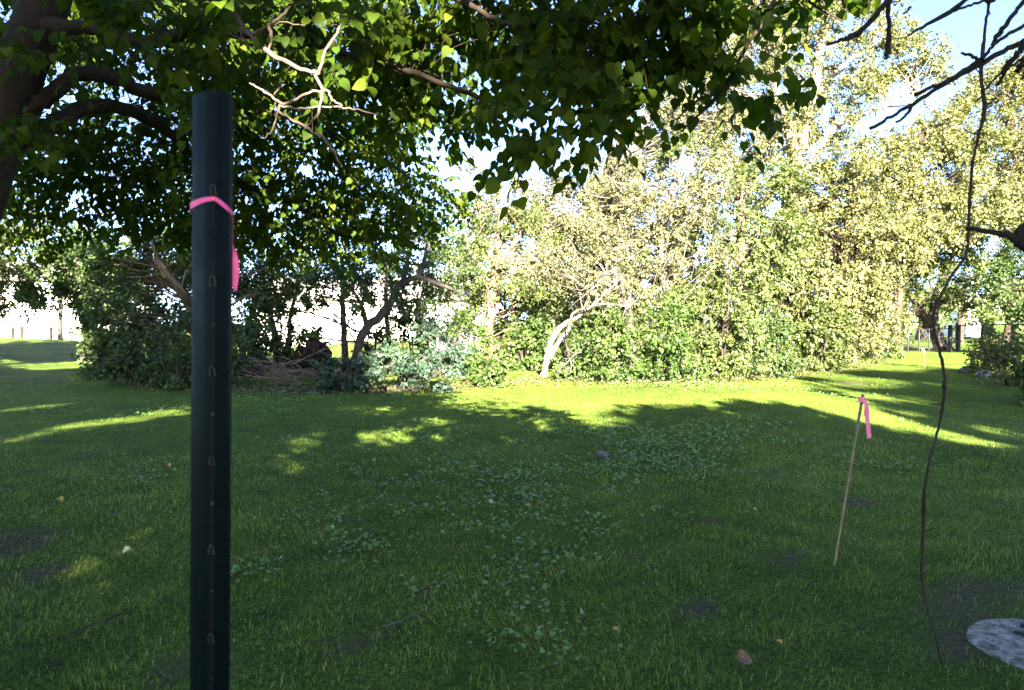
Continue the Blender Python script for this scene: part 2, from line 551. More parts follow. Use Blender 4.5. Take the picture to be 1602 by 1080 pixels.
def weeds():
    rng = np.random.default_rng(5)
    patches = [(1060, 722, 95, 34, 900), (1000, 690, 140, 22, 800), (1150, 672, 90, 14, 350), (960, 735, 60, 14, 200), (790, 775, 90, 28, 420), (700, 745, 110, 26, 300),
               (860, 740, 120, 20, 300), (560, 860, 60, 36, 230), (500, 800, 80, 30, 200), (640, 810, 80, 30, 200), (810, 950, 70, 55, 260), (930, 835, 22, 16, 60),
               (380, 900, 20, 14, 30), (900, 880, 30, 14, 40), (840, 1040, 60, 40, 90), (750, 850, 120, 40, 160), (1230, 480 + 130, 160, 8, 380), (1050, 604, 200, 7, 450),
               (480, 622, 150, 8, 400), (640, 625, 120, 8, 250), (300, 640, 200, 14, 200), (600, 700, 200, 40, 260), (1250, 700, 150, 40, 160), (1000, 800, 200, 40, 200),
               (240, 760, 120, 50, 80)]
    P = []
    for px, py, rx, ry, k in patches:
        for _ in range(max(3, k // (26 if py < 770 else 34))):
            q = gp(px + rng.normal(0, rx * .55), min(1150, max(600, py + rng.normal(0, ry * .55))))
            m = rng.integers(12, 34)
            s = 0.06 + 0.014 * q[1]
            P.append(np.stack([q[0] + rng.normal(0, s, m), q[1] + rng.normal(0, s, m), np.zeros(m)], -1))
    P = np.concatenate(P)
    n = len(P)
    P[:, 2] = terrain(P[:, 0], P[:, 1]) + rng.uniform(0.025, 0.075, n)
    ang = rng.uniform(0, 6.283, n)
    D = np.stack([np.cos(ang), np.sin(ang), rng.normal(-.1, .2, n)], -1)
    N = np.stack([rng.normal(0, .5, n), rng.normal(-.1, .5, n), np.ones(n)], -1)
    S = rng.uniform(0.013, 0.030, n) * (1 + 0.05 * P[:, 1])
    o = leaves('ground_ivy', P, D, N, S * 1.1, HLOW_V * np.array([1.15, .9, 1]), HLOW_F, M['weed_leaf'], None, rng=rng)
    tag(o, 'patches of round leaved blue green ground ivy creeping through the lawn', 'ground cover', kind='stuff')


weeds()


# ------------------------------------------------------------------ trees and shrubs
def px_trunk(pts):
    """(px, py, Y, radius px) -> world x, y, z, r; the first point is put on the ground"""
    out = []
    for i, (px, py, Y, r) in enumerate(pts):
        p = at(px, py, Y)
        if i == 0: p[2] = hz(p[0], p[1]) - 0.06
        out.append((*p, px2m(r, Y)))
    return out


def px_blob(px, py, rx, ry, Y, dens=3.0, dep=None):
    c = at(px, py, Y)
    a, b = px2m(rx, Y), px2m(ry, Y)
    return (*c, a, dep if dep else max(a, b) * 0.9, b, dens)


def spray(cent, rad, nl, rng, out_from=None, droop=0.25):
    """leaf positions and directions in a cluster of sprays"""
    k = max(4, int(nl / 22))
    d = nrm(rng.normal(0, 1, (k, 3)))
    if out_from is not None:
        d = nrm(d + 0.7 * nrm(cent - out_from)[None])
    d[:, 2] -= droop; d = nrm(d)
    ln = rad * rng.uniform(0.5, 1.35, k)
    i = rng.integers(0, k, nl)
    t = rng.random(nl) ** 0.7
    P = cent + d[i] * (t * ln[i])[:, None] + rng.normal(0, 0.13 * rad, (nl, 3))
    D = nrm(d[i] * 0.8 + rng.normal(0, 0.6, (nl, 3)) + np.array([0, 0, -0.35]))
    N = nrm(rng.normal(0, 0.55, (nl, 3)) + np.array([0, 0, 0.75]) + d[i] * 0.35)
    return P, D, N


# crown leaves shading these patches are cut away to let sun onto the lawn (outlines traced on the ground)
SUNNY = [[(700, 585), (760, 612), (880, 640), (1000, 640), (1100, 643), (1200, 648), (1270, 662), (1300, 645), (1200, 628), (1090, 622), (985, 616), (955, 603), (1000, 594), (900, 580)],
         [(1240, 622), (1300, 636), (1400, 662), (1550, 696), (1545, 706), (1380, 684), (1290, 666), (1255, 652)],
         [(1300, 586), (1430, 597), (1430, 607), (1300, 602)], [(1340, 611), (1480, 620), (1495, 629), (1340, 622)], [(1320, 566), (1450, 575), (1450, 584), (1320, 580)], [(1510, 664), (1600, 671), (1600, 681), (1510, 676)],
         [(555, 642), (590, 606), (640, 606), (660, 632), (605, 650)], [(118, 892), (244, 788), (292, 804), (192, 908)], [(400, 734), (474, 664), (512, 676), (450, 748)],
         [(60, 666), (230, 643), (380, 620), (380, 634), (200, 665), (80, 684)], [(0, 563), (60, 570), (180, 563), (180, 571), (60, 580), (0, 574)], [(420, 626), (560, 612), (560, 622), (430, 636)], [(0, 688), (90, 668), (95, 678), (0, 702)],
         [(274, 838), (296, 814), (308, 824), (288, 848)], [(0, 640), (120, 628), (120, 634), (0, 650)]]


def in_poly(x, y, poly):
    c = np.zeros(len(x), bool)
    for i in range(len(poly)):
        (x1, y1), (x2, y2) = poly[i], poly[i - 1]
        c ^= ((y1 > y) != (y2 > y)) & (x < (x2 - x1) * (y - y1) / ((y2 - y1) or 1e-9) + x1)
    return c


def lets_sun(P, polys=None):
    hit = np.zeros(len(P), bool)
    for dx, dy in ((0, 0), (.12, 0), (-.12, 0), (0, .3), (0, -.3)):
        k = P[:, 2] / -LDIR[2]
        gx = P[:, 0] + LDIR[0] * k + dx; gy = P[:, 1] + LDIR[1] * k + dy
        ok = gy > 2
        g = np.maximum(gy, 2)
        u = W / 2 + F * gx / g; w = HOR + 1.55 * F / g
        for poly in polys or SUNNY: hit |= ok & in_poly(u, w, poly)
        if polys is None:
            # more leaves cut so sunbeams reach the dead branch, limbs and outer leaves
            for yy, xa, xb, za, zb_, part in ((3.5, -1.5, -.8, 2.3, 3.15, 1.0), (4.6, -3.2, -2.5, 2.6, 3.25, .7), (3.6, .72, 1.2, 2.8, 3.3, 1.0)):
                t_ = (yy - P[:, 1]) / LDIR[1]; bx = P[:, 0] + LDIR[0] * t_ + dx; bz = P[:, 2] + LDIR[2] * t_ + dy * .3
                hit |= (P[:, 1] < 2.2) & (bx > xa) & (bx < xb) & (bz > za) & (bz < zb_) & (np.sin(P[:, 0] * 9) * np.sin(P[:, 2] * 11) < 2 * part - 1.0001 + (part >= 1) * .1)
        if polys is None: hit |= ok & (u > 720) & (u < 1320) & (w < 590)
    return hit


def tree(name, label, cat, trunk, blobs, leafmat, barkmat, seed, leaf=0.14, crad=0.6, nl=120, group=None,
         limbs=(), twigmat=None, bare=0, trunks=(), sides=9, fine=True, branches=True, gaps=False):
    rng = np.random.default_rng(seed)
    T = spline(np.array(trunk, float), 5)
    T[1:-1, :3] += rng.normal(0, 1, (len(T) - 2, 3)) * T[1:-1, 3:4] * 0.12
    root = thing(name, label, cat, (trunk[0][0], trunk[0][1], hz(trunk[0][0], trunk[0][1])), group)
    tb = Tubes()
    flare = T[:, 3].copy(); flare[0] *= 1.5; flare[1] *= 1.18
    tb.add(T[:, :3], flare, sides)
    tb.build('trunk', M[barkmat], root)
    allT = [T]
    for tr in trunks:
        t2 = spline(np.array(tr, float), 5)
        b = Tubes(); b.add(t2[:, :3], t2[:, 3], sides); b.build('trunk', M[barkmat], root)
        allT.append(t2)
    for lm in limbs:
        t2 = spline(np.array(lm, float), 5)
        b = Tubes(); b.add(t2[:, :3], t2[:, 3], 7); b.build('limb', M[barkmat], root)
        allT.append(t2)
    allT = np.vstack(allT)
    cm = np.mean([b[:3] for b in blobs], 0)
    br = Tubes(); Ps, Ds, Ns, Cr = [], [], [], []
    for (cx, cy_, cz, rx, ry, rz, dens) in blobs:
        n = max(3, int(dens * math.pi * rx * rz * 1.0))
        nl_ = nl * 1.5 if fine else nl
        for _ in range(n):
            d = nrm(rng.normal(0, 1, 3)); r = rng.random() ** 0.38
            c = np.array([cx, cy_, cz]) + d * r * np.array([rx, ry, rz])
            gz = hz(c[0], c[1])
            if c[2] < gz + 0.12: c[2] = gz + rng.uniform(0.1, 0.5)
            m = int(nl_ * rng.uniform(0.5, 1.5))
            P, D, N = spray(c, crad * rng.uniform(0.7, 1.3), m, rng, cm)
            ok = P[:, 2] > gz + 0.02
            Ps.append(P[ok]); Ds.append(D[ok]); Ns.append(N[ok])
            Cr.append(np.full(ok.sum(), rng.random()))
            if branches:
                w = np.linalg.norm(allT[:, :3] - c, axis=1) + np.where(allT[:, 2] > c[2] - 0.2, 2.0, 0)
                k = rng.choice(np.argsort(w)[:4])
                a = allT[k, :3]
                mid = (a + c) / 2 + rng.normal(0, 0.1, 3) * np.linalg.norm(c - a) + np.array([0, 0, 0.06 * np.linalg.norm(c - a)])
                L = spline(np.array([a, mid, c + (c - mid) * 0.35]), 2)
                r0 = min(allT[k, 3] * 0.4, 0.008 + 0.007 * np.linalg.norm(c - a))
                br.add(L, np.linspace(r0, 0.004, len(L)), 4)
                for _q in range(1):
                    q = L[rng.integers(2, len(L))]; e = q + nrm(rng.normal(0, 1, 3)) * crad * rng.uniform(.5, 1.1)
                    br.add(np.array([q, (q + e) / 2 + rng.normal(0, .05, 3), e]), [0.007, 0.005, 0.003], 3)
    for _ in range(bare):      # leafless pale twigs
        b = blobs[rng.integers(len(blobs))]
        q = np.array(b[:3]) + nrm(rng.normal(0, 1, 3)) * np.array(b[3:6]) * rng.uniform(.2, .8)
        q[1] = b[1] - b[4] * rng.uniform(0.5, 1.0)
        L = [q]; d = nrm(rng.normal(0, 1, 3) * np.array([1, .5, 1]))
        for _k in range(5):
            d = nrm(d + rng.normal(0, .35, 3)); L.append(L[-1] + d * crad * .45)
        L = np.array(L)
        br.add(L, np.linspace(.022, .006, 6), 4)
        for _k in range(6):
            s = L[rng.integers(1, 6)]; e = s + nrm(d + rng.normal(0, .8, 3)) * crad * rng.uniform(.4, 1.0)
            br.add(np.array([s, (s + e) / 2 + rng.normal(0, .06, 3), e]), [.010, .008, .004], 3)
    if br.n: br.build('branches', M[twigmat or barkmat], root)['kind'] = 'stuff'
    P = np.concatenate(Ps)
    if gaps:
        k = ~lets_sun(P); P = P[k]; Ds = [np.concatenate(Ds)[k]]; Ns = [np.concatenate(Ns)[k]]; Cr = [np.concatenate(Cr)[k]]
    n = len(P)
    S = leaf * (0.96 if fine else 1.2) * rng.uniform(0.6, 1.3, n)
    rnd = np.clip(0.5 * np.concatenate(Cr) + 0.5 * rng.random(n), 0, 1)
    cr = leaves('crown', P, np.concatenate(Ds), np.concatenate(Ns), S, DIA_V, DIA_F, M[leafmat], root, rnd)
    cr['kind'] = 'stuff'
    return root


def shrub(label, px, py, rx, ry, leafmat, seed, barkmat='dark_bark', leaf=0.10, top=None, dens=9.0, group='shrubs along the edge of the wood', nl=90, cat='shrub', twig=None, base=None, name='leafy_shrub', bare=0):
    """a many stemmed bush: px, py base middle, rx half width, ry full height in pixels"""
    rng = np.random.default_rng(seed)
    g = gp(px, py); Y = g[1]
    w = px2m(rx, Y); h = px2m(ry, Y)
    stems = []
    for k in range(6):
        a = rng.uniform(0, 6.283); sp = rng.uniform(.3, .9)
        p0 = g + np.array([math.cos(a) * w * .12, math.sin(a) * w * .12, -.05])
        p2 = g + np.array([math.cos(a) * w * sp, math.sin(a) * w * sp * .8, h * rng.uniform(.6, .95)])
        p1 = (p0 + p2) / 2 + np.array([0, 0, h * .12]) + rng.normal(0, .08, 3)
        stems.append([(*p0, .028), (*p1, .018), (*p2, .007)])
    blobs = [(g[0], g[1], g[2] + h * .48, w * .85, w * .62, h * .46, dens * .6)]
    for k in range(3):
        a = rng.uniform(-1, 1)
        blobs.append((g[0] + a * w * .6, g[1] + rng.uniform(-.4, .3) * w, g[2] + h * rng.uniform(.3, .72), w * .42, w * .4, h * .30, dens * .8))
    blobs.append((g[0], g[1] - w * .35, g[2] + h * .2, w * .9, w * .3, h * .18, dens * .7))
    return tree(name, label, cat, stems[0], blobs, leafmat, barkmat, seed, leaf, crad=min(.42, .30 * max(h, .6)), nl=nl, group=group,
                trunks=stems[1:], twigmat=twig, sides=5, bare=bare)


def Yat(py):
    return 1.55 * F / (py - HOR)


G_T = 'trees of the wood beyond the lawn'
# --- tall pale tree with sky showing through
tree('poplar_tree', 'tallest pale leaved tree, airy crown with sky showing through, rising above the sunlit wood', 'tree',
     px_trunk([(1215, 560, 31, 13), (1225, 420, 31, 12), (1232, 330, 31, 11), (1250, 230, 31, 10), (1272, 150, 31, 8), (1285, 60, 31, 6), (1300, -60, 31, 4), (1305, -140, 31, 2)]),
     [px_blob(*b) for b in [(1180, 60, 70, 80, 31, 4.2), (1290, 80, 85, 70, 31, 3.9), (1250, -50, 130, 80, 31, 4.2), (1400, 75, 75, 45, 31.5, 3.5), (1340, 150, 60, 32, 31, 3.4),
      (1210, 190, 75, 60, 31, 4.2), (1350, -40, 80, 70, 31, 4.2), (1120, 120, 60, 90, 31.5, 3.8), (1440, 110, 50, 25, 32, 3.4), (1290, 180, 50, 40, 31, 3.4), (1260, -150, 90, 60, 31, 4.2)]],
     'pale_leaf', 'pale_bark', 11, leaf=0.135, crad=.62, nl=105, group=G_T,
     limbs=[px_trunk([(1235, 330, 31, 7), (1300, 205, 30.5, 5.5), (1345, 180, 30.5, 4), (1440, 145, 30.5, 2)])[0:0] + [(*at(1240, 300, 31), .16), (*at(1300, 207, 30.6), .14), (*at(1345, 181, 30.5), .11), (*at(1440, 146, 30.4), .05)],
            [(*at(1245, 250, 31), .2), (*at(1218, 150, 31), .14), (*at(1195, 60, 31), .09), (*at(1180, -40, 31), .04)],
            [(*at(1265, 170, 31), .15), (*at(1310, 110, 31), .10), (*at(1380, 60, 31), .05)]])
tree('wood_tree', 'round topped yellow green tree between the tallest tree and the black fence', 'tree',
     px_trunk([(1400, 556, 35, 9), (1405, 430, 35, 8), (1420, 300, 35, 6), (1440, 210, 35, 3)]),
     [px_blob(*b) for b in [(1440, 250, 80, 55, 35, 3.8), (1500, 210, 60, 60, 35, 3.5), (1390, 280, 70, 60, 34.5, 4.1), (1480, 320, 90, 60, 34.5, 4.1), (1400, 370, 80, 70, 34, 4.1)]],
     'pale_leaf', 'bark', 12, leaf=0.15, crad=.7, nl=110, group=G_T)
tree('wood_tree', 'yellow green tree rising above the gate posts at the end of the mown path', 'tree',
     px_trunk([(1640, 560, 37, 9), (1630, 400, 37, 8), (1590, 250, 37, 6), (1570, 120, 37, 3)]),
     [px_blob(*b) for b in [(1560, 160, 50, 60, 37, 3.2), (1600, 120, 50, 45, 37, 3.2), (1590, 240, 70, 60, 37, 3.8), (1550, 310, 70, 60, 36.5, 3.8), (1640, 300, 70, 90, 37, 3.5), (1660, 160, 60, 60, 37, 3.2)]],
     'pale_leaf', 'bark', 13, leaf=0.155, crad=.75, nl=110, group=G_T)
b0 = gp(1476, 549)
tree('forked_tree', 'leaning tree with a dark forked trunk beside the chain link fence', 'tree',
     [(*b0, .40), (*at(1468, 530, b0[1]), .33), (*at(1455, 508, b0[1]), .34), (*at(1440, 488, b0[1]), .20), (*at(1420, 450, b0[1]), .13), (*at(1400, 400, b0[1]), .07)],
     [px_blob(*b) for b in [(1440, 420, 75, 55, 39, 2.6), (1520, 420, 55, 40, 39, 2.4), (1480, 380, 80, 50, 39, 2.6), (1390, 430, 50, 50, 38.5, 2.8), (1370, 470, 35, 35, 38, 3), (1500, 470, 35, 15, 40, 2), (1410, 480, 30, 15, 38, 2.4)]],
     'wood_leaf', 'dark_bark', 14, leaf=0.16, crad=.75, nl=110, group=G_T,
     limbs=[[(*at(1456, 510, b0[1]), .30), (*at(1461, 490, b0[1]), .24), (*at(1464, 460, b0[1]), .17), (*at(1490, 400, b0[1]), .08)],
            [(*at(1462, 485, b0[1]), .18), (*at(1475, 472, b0[1]), .13), (*at(1510, 455, b0[1] - .5), .06)]])
tree('wood_tree', 'dark green tree overhanging the fence behind the dry flower bush', 'tree',
     px_trunk([(1655, 560, 33, 10), (1650, 470, 33, 9), (1620, 400, 33, 5)]),
     [px_blob(*b) for b in [(1590, 450, 40, 40, 33, 4.0), (1620, 400, 60, 50, 33, 3.6), (1560, 430, 30, 30, 33.5, 3.4), (1640, 480, 50, 40, 33, 4)]],
     'dark_leaf', 'dark_bark', 15, leaf=0.15, crad=.6, nl=110, group=G_T)
tree('wood_tree', 'broad dense yellow green tree whose boughs reach down to the corner of the mown path', 'tree',
     px_trunk([(1318, 566, 30, 10), (1320, 450, 30, 9), (1330, 330, 30, 7), (1335, 250, 30, 4)]),
     [px_blob(*b) for b in [(1330, 280, 90, 60, 30, 4.1), (1280, 370, 100, 70, 29.5, 4.3), (1370, 380, 70, 70, 30, 4.3), (1310, 460, 90, 60, 28.5, 4.6), (1370, 490, 40, 50, 29, 4.6), (1260, 290, 70, 50, 30, 3.8)]],
     'pale_leaf', 'bark', 16, leaf=0.14, crad=.6, nl=115, group=G_T)
tree('wood_tree', 'sunlit tree with a dark brown trunk showing low among the middle of the sunny boughs', 'tree',
     px_trunk([(1165, 575, 27, 9), (1160, 460, 27, 8), (1158, 360, 27, 7), (1165, 280, 27, 4)]),
     [px_blob(*b) for b in [(1170, 300, 90, 55, 27, 3.8), (1110, 350, 80, 50, 26.5, 3.8), (1200, 380, 80, 60, 26.5, 4.3), (1150, 440, 90, 50, 26, 4.6), (1080, 260, 60, 50, 27.5, 3.2)]],
     'wood_leaf', 'brown_bark', 17, leaf=0.13, crad=.55, nl=110, group=G_T, twigmat='grey_twig', bare=6)
tree('wood_tree', 'thin leaved greyish tree with many bare silvery twigs in its crown', 'tree',
     px_trunk([(1030, 582, 24, 8), (1040, 480, 24, 7), (1035, 380, 24, 6), (1050, 300, 24, 4), (1070, 230, 24, 2)]),
     [px_blob(*b) for b in [(1040, 310, 80, 60, 24, 4.2), (980, 360, 80, 50, 24, 4.6), (1090, 300, 60, 60, 24.5, 4.4), (1050, 400, 80, 50, 24, 5.0), (960, 310, 60, 40, 24.5, 3.6)]],
     'grey_leaf', 'grey_twig', 18, leaf=0.10, crad=.5, nl=105, group=G_T, twigmat='grey_twig', bare=20)
tree('wood_tree', 'grey green tree top filling the gap behind the silvery bare twigs', 'tree',
     px_trunk([(930, 572, 30, 9), (935, 430, 30, 8), (940, 330, 30, 6), (950, 250, 30, 3)]),
     [px_blob(*b) for b in [(880, 340, 80, 45, 30, 3.6), (950, 295, 70, 50, 30, 3.2), (1030, 210, 70, 60, 31, 3.0), (1090, 150, 60, 80, 31, 3.0), (820, 350, 50, 40, 30, 2.8), (940, 390, 90, 60, 29, 4.0), (1150, 220, 60, 60, 31, 3), (850, 440, 80, 50, 29, 3.4), (780, 335, 60, 45, 30, 3.4), (730, 390, 60, 40, 29, 3.6), (900, 300, 60, 40, 30, 3.2), (840, 300, 50, 35, 30, 2.6), (760, 290, 40, 35, 30, 1.8)]],
     'grey_leaf', 'bark', 19, leaf=0.14, crad=.6, nl=110, group=G_T, twigmat='grey_twig', bare=10)
# --- brown straight trunk in the middle
tree('wood_tree', 'tree with a thick straight reddish brown trunk catching the sun behind low bushes', 'tree',
     px_trunk([(762, 560, 23, 9), (764, 520, 23, 8.5), (768, 480, 23, 8), (774, 440, 23, 7.5), (778, 390, 23, 6), (785, 330, 23, 4)]),
     [px_blob(*b) for b in [(760, 420, 65, 45, 23, 4.4), (700, 440, 55, 40, 23.4, 4.2), (825, 430, 55, 45, 23.5, 4.6), (800, 360, 60, 40, 23.5, 3.4), (735, 490, 22, 26, 23, 3.6), (820, 500, 40, 45, 24, 5.0), (730, 370, 50, 30, 23.5, 2.6)]],
     'wood_leaf', 'brown_bark', 20, leaf=0.11, crad=.5, nl=110, group=G_T,
     limbs=[[(*at(774, 430, 23), .09), (*at(792, 400, 22.9), .07), (*at(815, 370, 22.8), .03)],
            [(*at(775, 420, 23), .08), (*at(760, 390, 22.9), .06), (*at(735, 360, 22.8), .03)]])
# --- pale leaning tree on the sunny edge
kb = gp(850, 590)
KY = kb[1]
tree('leaning_tree', 'small pale barked tree curving to one side over the sunlit grass edge', 'tree',
     [(*kb, px2m(4.6, KY)), (*at(856, 560, KY), px2m(4.6, KY)), (*at(864, 530, KY), px2m(4.2, KY)), (*at(880, 510, KY), px2m(4, KY)), (*at(905, 494, KY), px2m(3.4, KY)), (*at(935, 470, KY), px2m(2.4, KY)), (*at(965, 440, KY), px2m(1.6, KY))],
     [px_blob(*b) for b in [(960, 410, 80, 40, KY + .5, 4.6), (900, 390, 70, 40, KY + .6, 4.6), (1000, 450, 50, 30, KY + .3, 4.2), (850, 410, 45, 40, KY + .8, 4.4), (930, 450, 50, 25, KY - .2, 4.0)]],
     'grey_leaf', 'pale_bark', 21, leaf=0.085, crad=.42, nl=105, group=G_T, twigmat='grey_twig', bare=9,
     limbs=[[(*at(860, 560, KY), px2m(4, KY)), (*at(876, 532, KY - .2), px2m(3.4, KY)), (*at(890, 515, KY - .3), px2m(2.8, KY)), (*at(897, 490, KY - .3), px2m(1.8, KY)), (*at(930, 478, KY - .3), px2m(1.2, KY))],
            [(*at(912, 488, KY), px2m(3, KY)), (*at(922, 465, KY - .2), px2m(2.2, KY)), (*at(928, 445, KY - .2), px2m(1, KY))],
            [(*at(925, 478, KY), px2m(2.4, KY)), (*at(950, 476, KY - .3), px2m(1.8, KY)), (*at(985, 480, KY - .3), px2m(.9, KY))]])
tree('wood_tree', 'dark limbed tree with one long crooked level bough above the pale leaning tree', 'tree',
     px_trunk([(985, 585, 22.5, 7), (985, 500, 22.5, 6), (975, 450, 22.5, 6), (960, 428, 22.3, 5), (920, 434, 22, 4), (880, 432, 22, 3), (862, 405, 22, 2)]),
     [px_blob(*b) for b in [(930, 455, 60, 30, 23.4, 3.6), (1000, 440, 60, 45, 23.4, 3.6), (870, 385, 45, 30, 22.8, 2.8), (1010, 500, 40, 45, 23.4, 4.4), (920, 510, 50, 40, 24, 3.6)]],
     'wood_leaf', 'dark_bark', 22, leaf=0.10, crad=.45, nl=110, group=G_T,
     limbs=[[(*at(915, 434, 22), .07), (*at(905, 405, 22), .05), (*at(895, 380, 22), .03)], [(*at(970, 470, 22.5), .09), (*at(950, 500, 22.2), .05)]])
# --- dark leaning trunk and thin trunks on the shaded side
tree('leaning_tree', 'tree with a dark crooked leaning trunk against the bright yard behind', 'tree',
     px_trunk([(553, 566, 19.5, 8), (562, 535, 19.5, 7), (580, 508, 19.5, 7), (603, 485, 19.5, 6.5), (620, 455, 19.5, 5), (635, 425, 19.5, 4), (640, 380, 19.5, 2.5)]),
     [px_blob(*b) for b in [(600, 455, 70, 34, 19.8, 4.0), (480, 455, 60, 36, 20.5, 4.4), (410, 470, 40, 40, 20.5, 4), (700, 440, 45, 40, 20.5, 4.0), (660, 400, 70, 45, 20, 3.5), (550, 430, 60, 35, 20, 3.8), (700, 370, 50, 40, 20.5, 2.9), (650, 470, 30, 20, 20, 2.9), (640, 340, 80, 40, 20, 3.2)]],
     'dark_leaf', 'dark_bark', 23, leaf=0.105, crad=.5, nl=110, group=G_T,
     limbs=[[(*at(575, 515, 19.5), .09), (*at(566, 480, 19.3), .06), (*at(550, 450, 19.2), .03)],
            [(*at(625, 450, 19.5), .08), (*at(652, 434, 19.2), .07), (*at(690, 446, 19), .06), (*at(720, 458, 19), .03)],
            [(*at(654, 434, 19.2), .08), (*at(662, 415, 19.2), .06), (*at(668, 380, 19.2), .03)]])
for i, (x, lab) in enumerate([(538, 'straight thin dark trunked tree standing next to the upturned root'), (606, 'straight thin dark trunked tree behind the crooked leaning trunk')]):
    tree('young_tree', lab, 'tree', px_trunk([(x + 3, 566, 20.5 + i, 6 - i), (x, 520, 20.5 + i, 5 - i), (x - 2, 470, 20.5 + i, 4.4 - i), (x - 3, 400, 20.5 + i, 2.4)]),
         [px_blob(x, 430, 65, 40, 20.5 + i, 3.6), px_blob(x - 20, 390, 60, 35, 20.5 + i, 3)], 'dark_leaf', 'dark_bark', 24 + i, leaf=0.105, crad=.5, nl=100, group=G_T)
# --- left shaded trees
tree('wood_tree', 'dark shaded tree with crossing brown limbs behind the near steel post', 'tree',
     px_trunk([(330, 585, 20, 8), (320, 520, 20, 7), (290, 470, 20, 6), (250, 410, 20, 4), (235, 370, 20, 2)]),
     [px_blob(*b) for b in [(250, 430, 90, 60, 20.5, 4.9), (190, 400, 80, 40, 21, 4.5), (330, 430, 70, 60, 21, 4.6), (200, 470, 60, 50, 20, 5.2), (280, 510, 80, 40, 20, 5.2), (390, 440, 60, 45, 21, 4.1), (330, 370, 100, 50, 21, 4.1), (440, 430, 50, 40, 21, 3.8)]],
     'dark_leaf', 'brown_bark', 26, leaf=0.12, crad=.5, nl=110, group=G_T,
     limbs=[[(*at(300, 480, 20), .10), (*at(285, 455, 19.2), .07), (*at(272, 440, 19), .06), (*at(240, 405, 18.8), .04)]])
tree('wood_tree', 'dark bushy tree at the far corner where the lawn bends round the wood', 'tree',
     px_trunk([(135, 565, 27, 8), (138, 500, 27, 7), (130, 440, 27, 5), (120, 400, 27, 3)]),
     [px_blob(*b) for b in [(120, 450, 55, 35, 27, 4.6), (160, 440, 60, 55, 26, 4.9), (70, 430, 50, 35, 27, 3.8), (150, 500, 30, 50, 26, 5.2), (180, 520, 35, 50, 24, 4.9), (110, 390, 70, 40, 27, 4.1)]],
     'bush_leaf', 'dark_bark', 27, leaf=0.14, crad=.55, nl=110, group=G_T)
tree('wood_tree', 'sunlit pale green tree overhanging the bright white house', 'tree',
     px_trunk([(-60, 560, 31, 8), (-50, 480, 31, 7), (-20, 430, 31, 5), (20, 400, 31, 3)]),
     [px_blob(*b) for b in [(20, 430, 45, 30, 31, 2.2), (-20, 400, 60, 50, 31, 2.6), (60, 400, 50, 35, 31, 2.4), (40, 468, 60, 22, 31, 4.0), (-30, 470, 50, 25, 31, 3.5), (-60, 450, 50, 30, 31, 2.2), (20, 360, 70, 40, 31, 2.4)]],
     'pale_leaf', 'bark', 28, leaf=0.14, crad=.55, nl=105, group=G_T)
tree('wood_tree', 'pair of dark slim stems with thin foliage beside the steel post', 'tree',
     px_trunk([(430, 580, 21, 6), (432, 540, 21, 5), (420, 480, 21, 4), (410, 420, 21, 2)]),
     [px_blob(*b) for b in [(430, 490, 40, 35, 21, 3.8), (400, 470, 30, 40, 21, 3.8), (460, 460, 40, 30, 21.5, 3.5), (390, 520, 25, 30, 21, 3.8)]],
     'dark_leaf', 'dark_bark', 29, leaf=0.11, crad=.4, nl=95, group=G_T,
     trunks=[px_trunk([(448, 580, 21.2, 5), (452, 540, 21.2, 4.5), (455, 490, 21.2, 3), (470, 440, 21, 2)])])

# --- shrubs
SH = [
    ('narrow dark bush at the bend where the lawn disappears round the wood', 165, 592, 32, 92, 'bush_leaf'),
    ('dark green bush with a few sunlit sprigs left of the steel post', 225, 602, 55, 85, 'dark_leaf'),
    ('yellowish leaved bush touching the lawn just left of the steel post', 280, 607, 42, 70, 'bush_leaf'),
    ('dark green shrub half hidden behind the near steel post', 345, 603, 50, 95, 'dark_leaf'),
    ('blue green low bush between the brush pile and the bright patch of lawn', 548, 611, 52, 58, 'blue_leaf'),
    ('broad blue green bush leaning over the bright patch of lawn', 640, 613, 58, 76, 'blue_leaf'),
    ('tall blue green bush behind the low bushes, beside the reddish brown trunk', 690, 590, 45, 95, 'blue_leaf'),
    ('small bright green bush at the foot of the reddish brown trunk', 757, 604, 45, 50, 'bush_leaf'),
    ('green bush in the gap between the reddish brown trunk and the pale leaning tree', 822, 580, 40, 92, 'bush_leaf'),
    ('light green leafy bush right beside the pale leaning tree', 905, 594, 42, 75, 'bush_leaf'),
    ('light green sapling bush with a thin brown stem at the edge of the grass', 968, 597, 45, 110, 'bush_leaf'),
    ('large round bright green bush next to the sapling bush', 1050, 596, 62, 130, 'bush_leaf'),
    ('tallest bright green bush in the middle of the sunny hedge', 1125, 592, 70, 165, 'wood_leaf'),
    ('dark green bush with a shaded foot below the sunny boughs', 1200, 590, 55, 105, 'dark_leaf'),
    ('yellow green bush at the inner corner of the mown path', 1275, 580, 50, 110, 'wood_leaf'),
    ('pale yellow green bush bordering the mown path beyond the pink ribbon', 1335, 568, 38, 75, 'pale_leaf'),
    ('low green bush in front of the fence where the mown path ends', 1385, 561, 28, 45, 'bush_leaf'),
]
for i, (lab, px, py, rx, ry, lm) in enumerate(SH):
    shrub(lab, px, py, rx, ry, lm, 60 + i, leaf=0.10 if py > 585 else 0.12, bare=3 if i == 9 else 0, twig='grey_twig' if i == 9 else None)
shrub('leafy pale bush beside the mown path with dry pinkish flower heads', 1585, 603, 62, 95, 'pale_leaf', 90, leaf=0.085, dens=11, group=None, name='flower_bush', twig='grey_twig')
shrub('low leafy bush trailing over stones in front of the gate posts', 1535, 585, 36, 52, 'wood_leaf', 91, leaf=0.09, dens=11, group=None, name='flower_bush', twig='grey_twig')
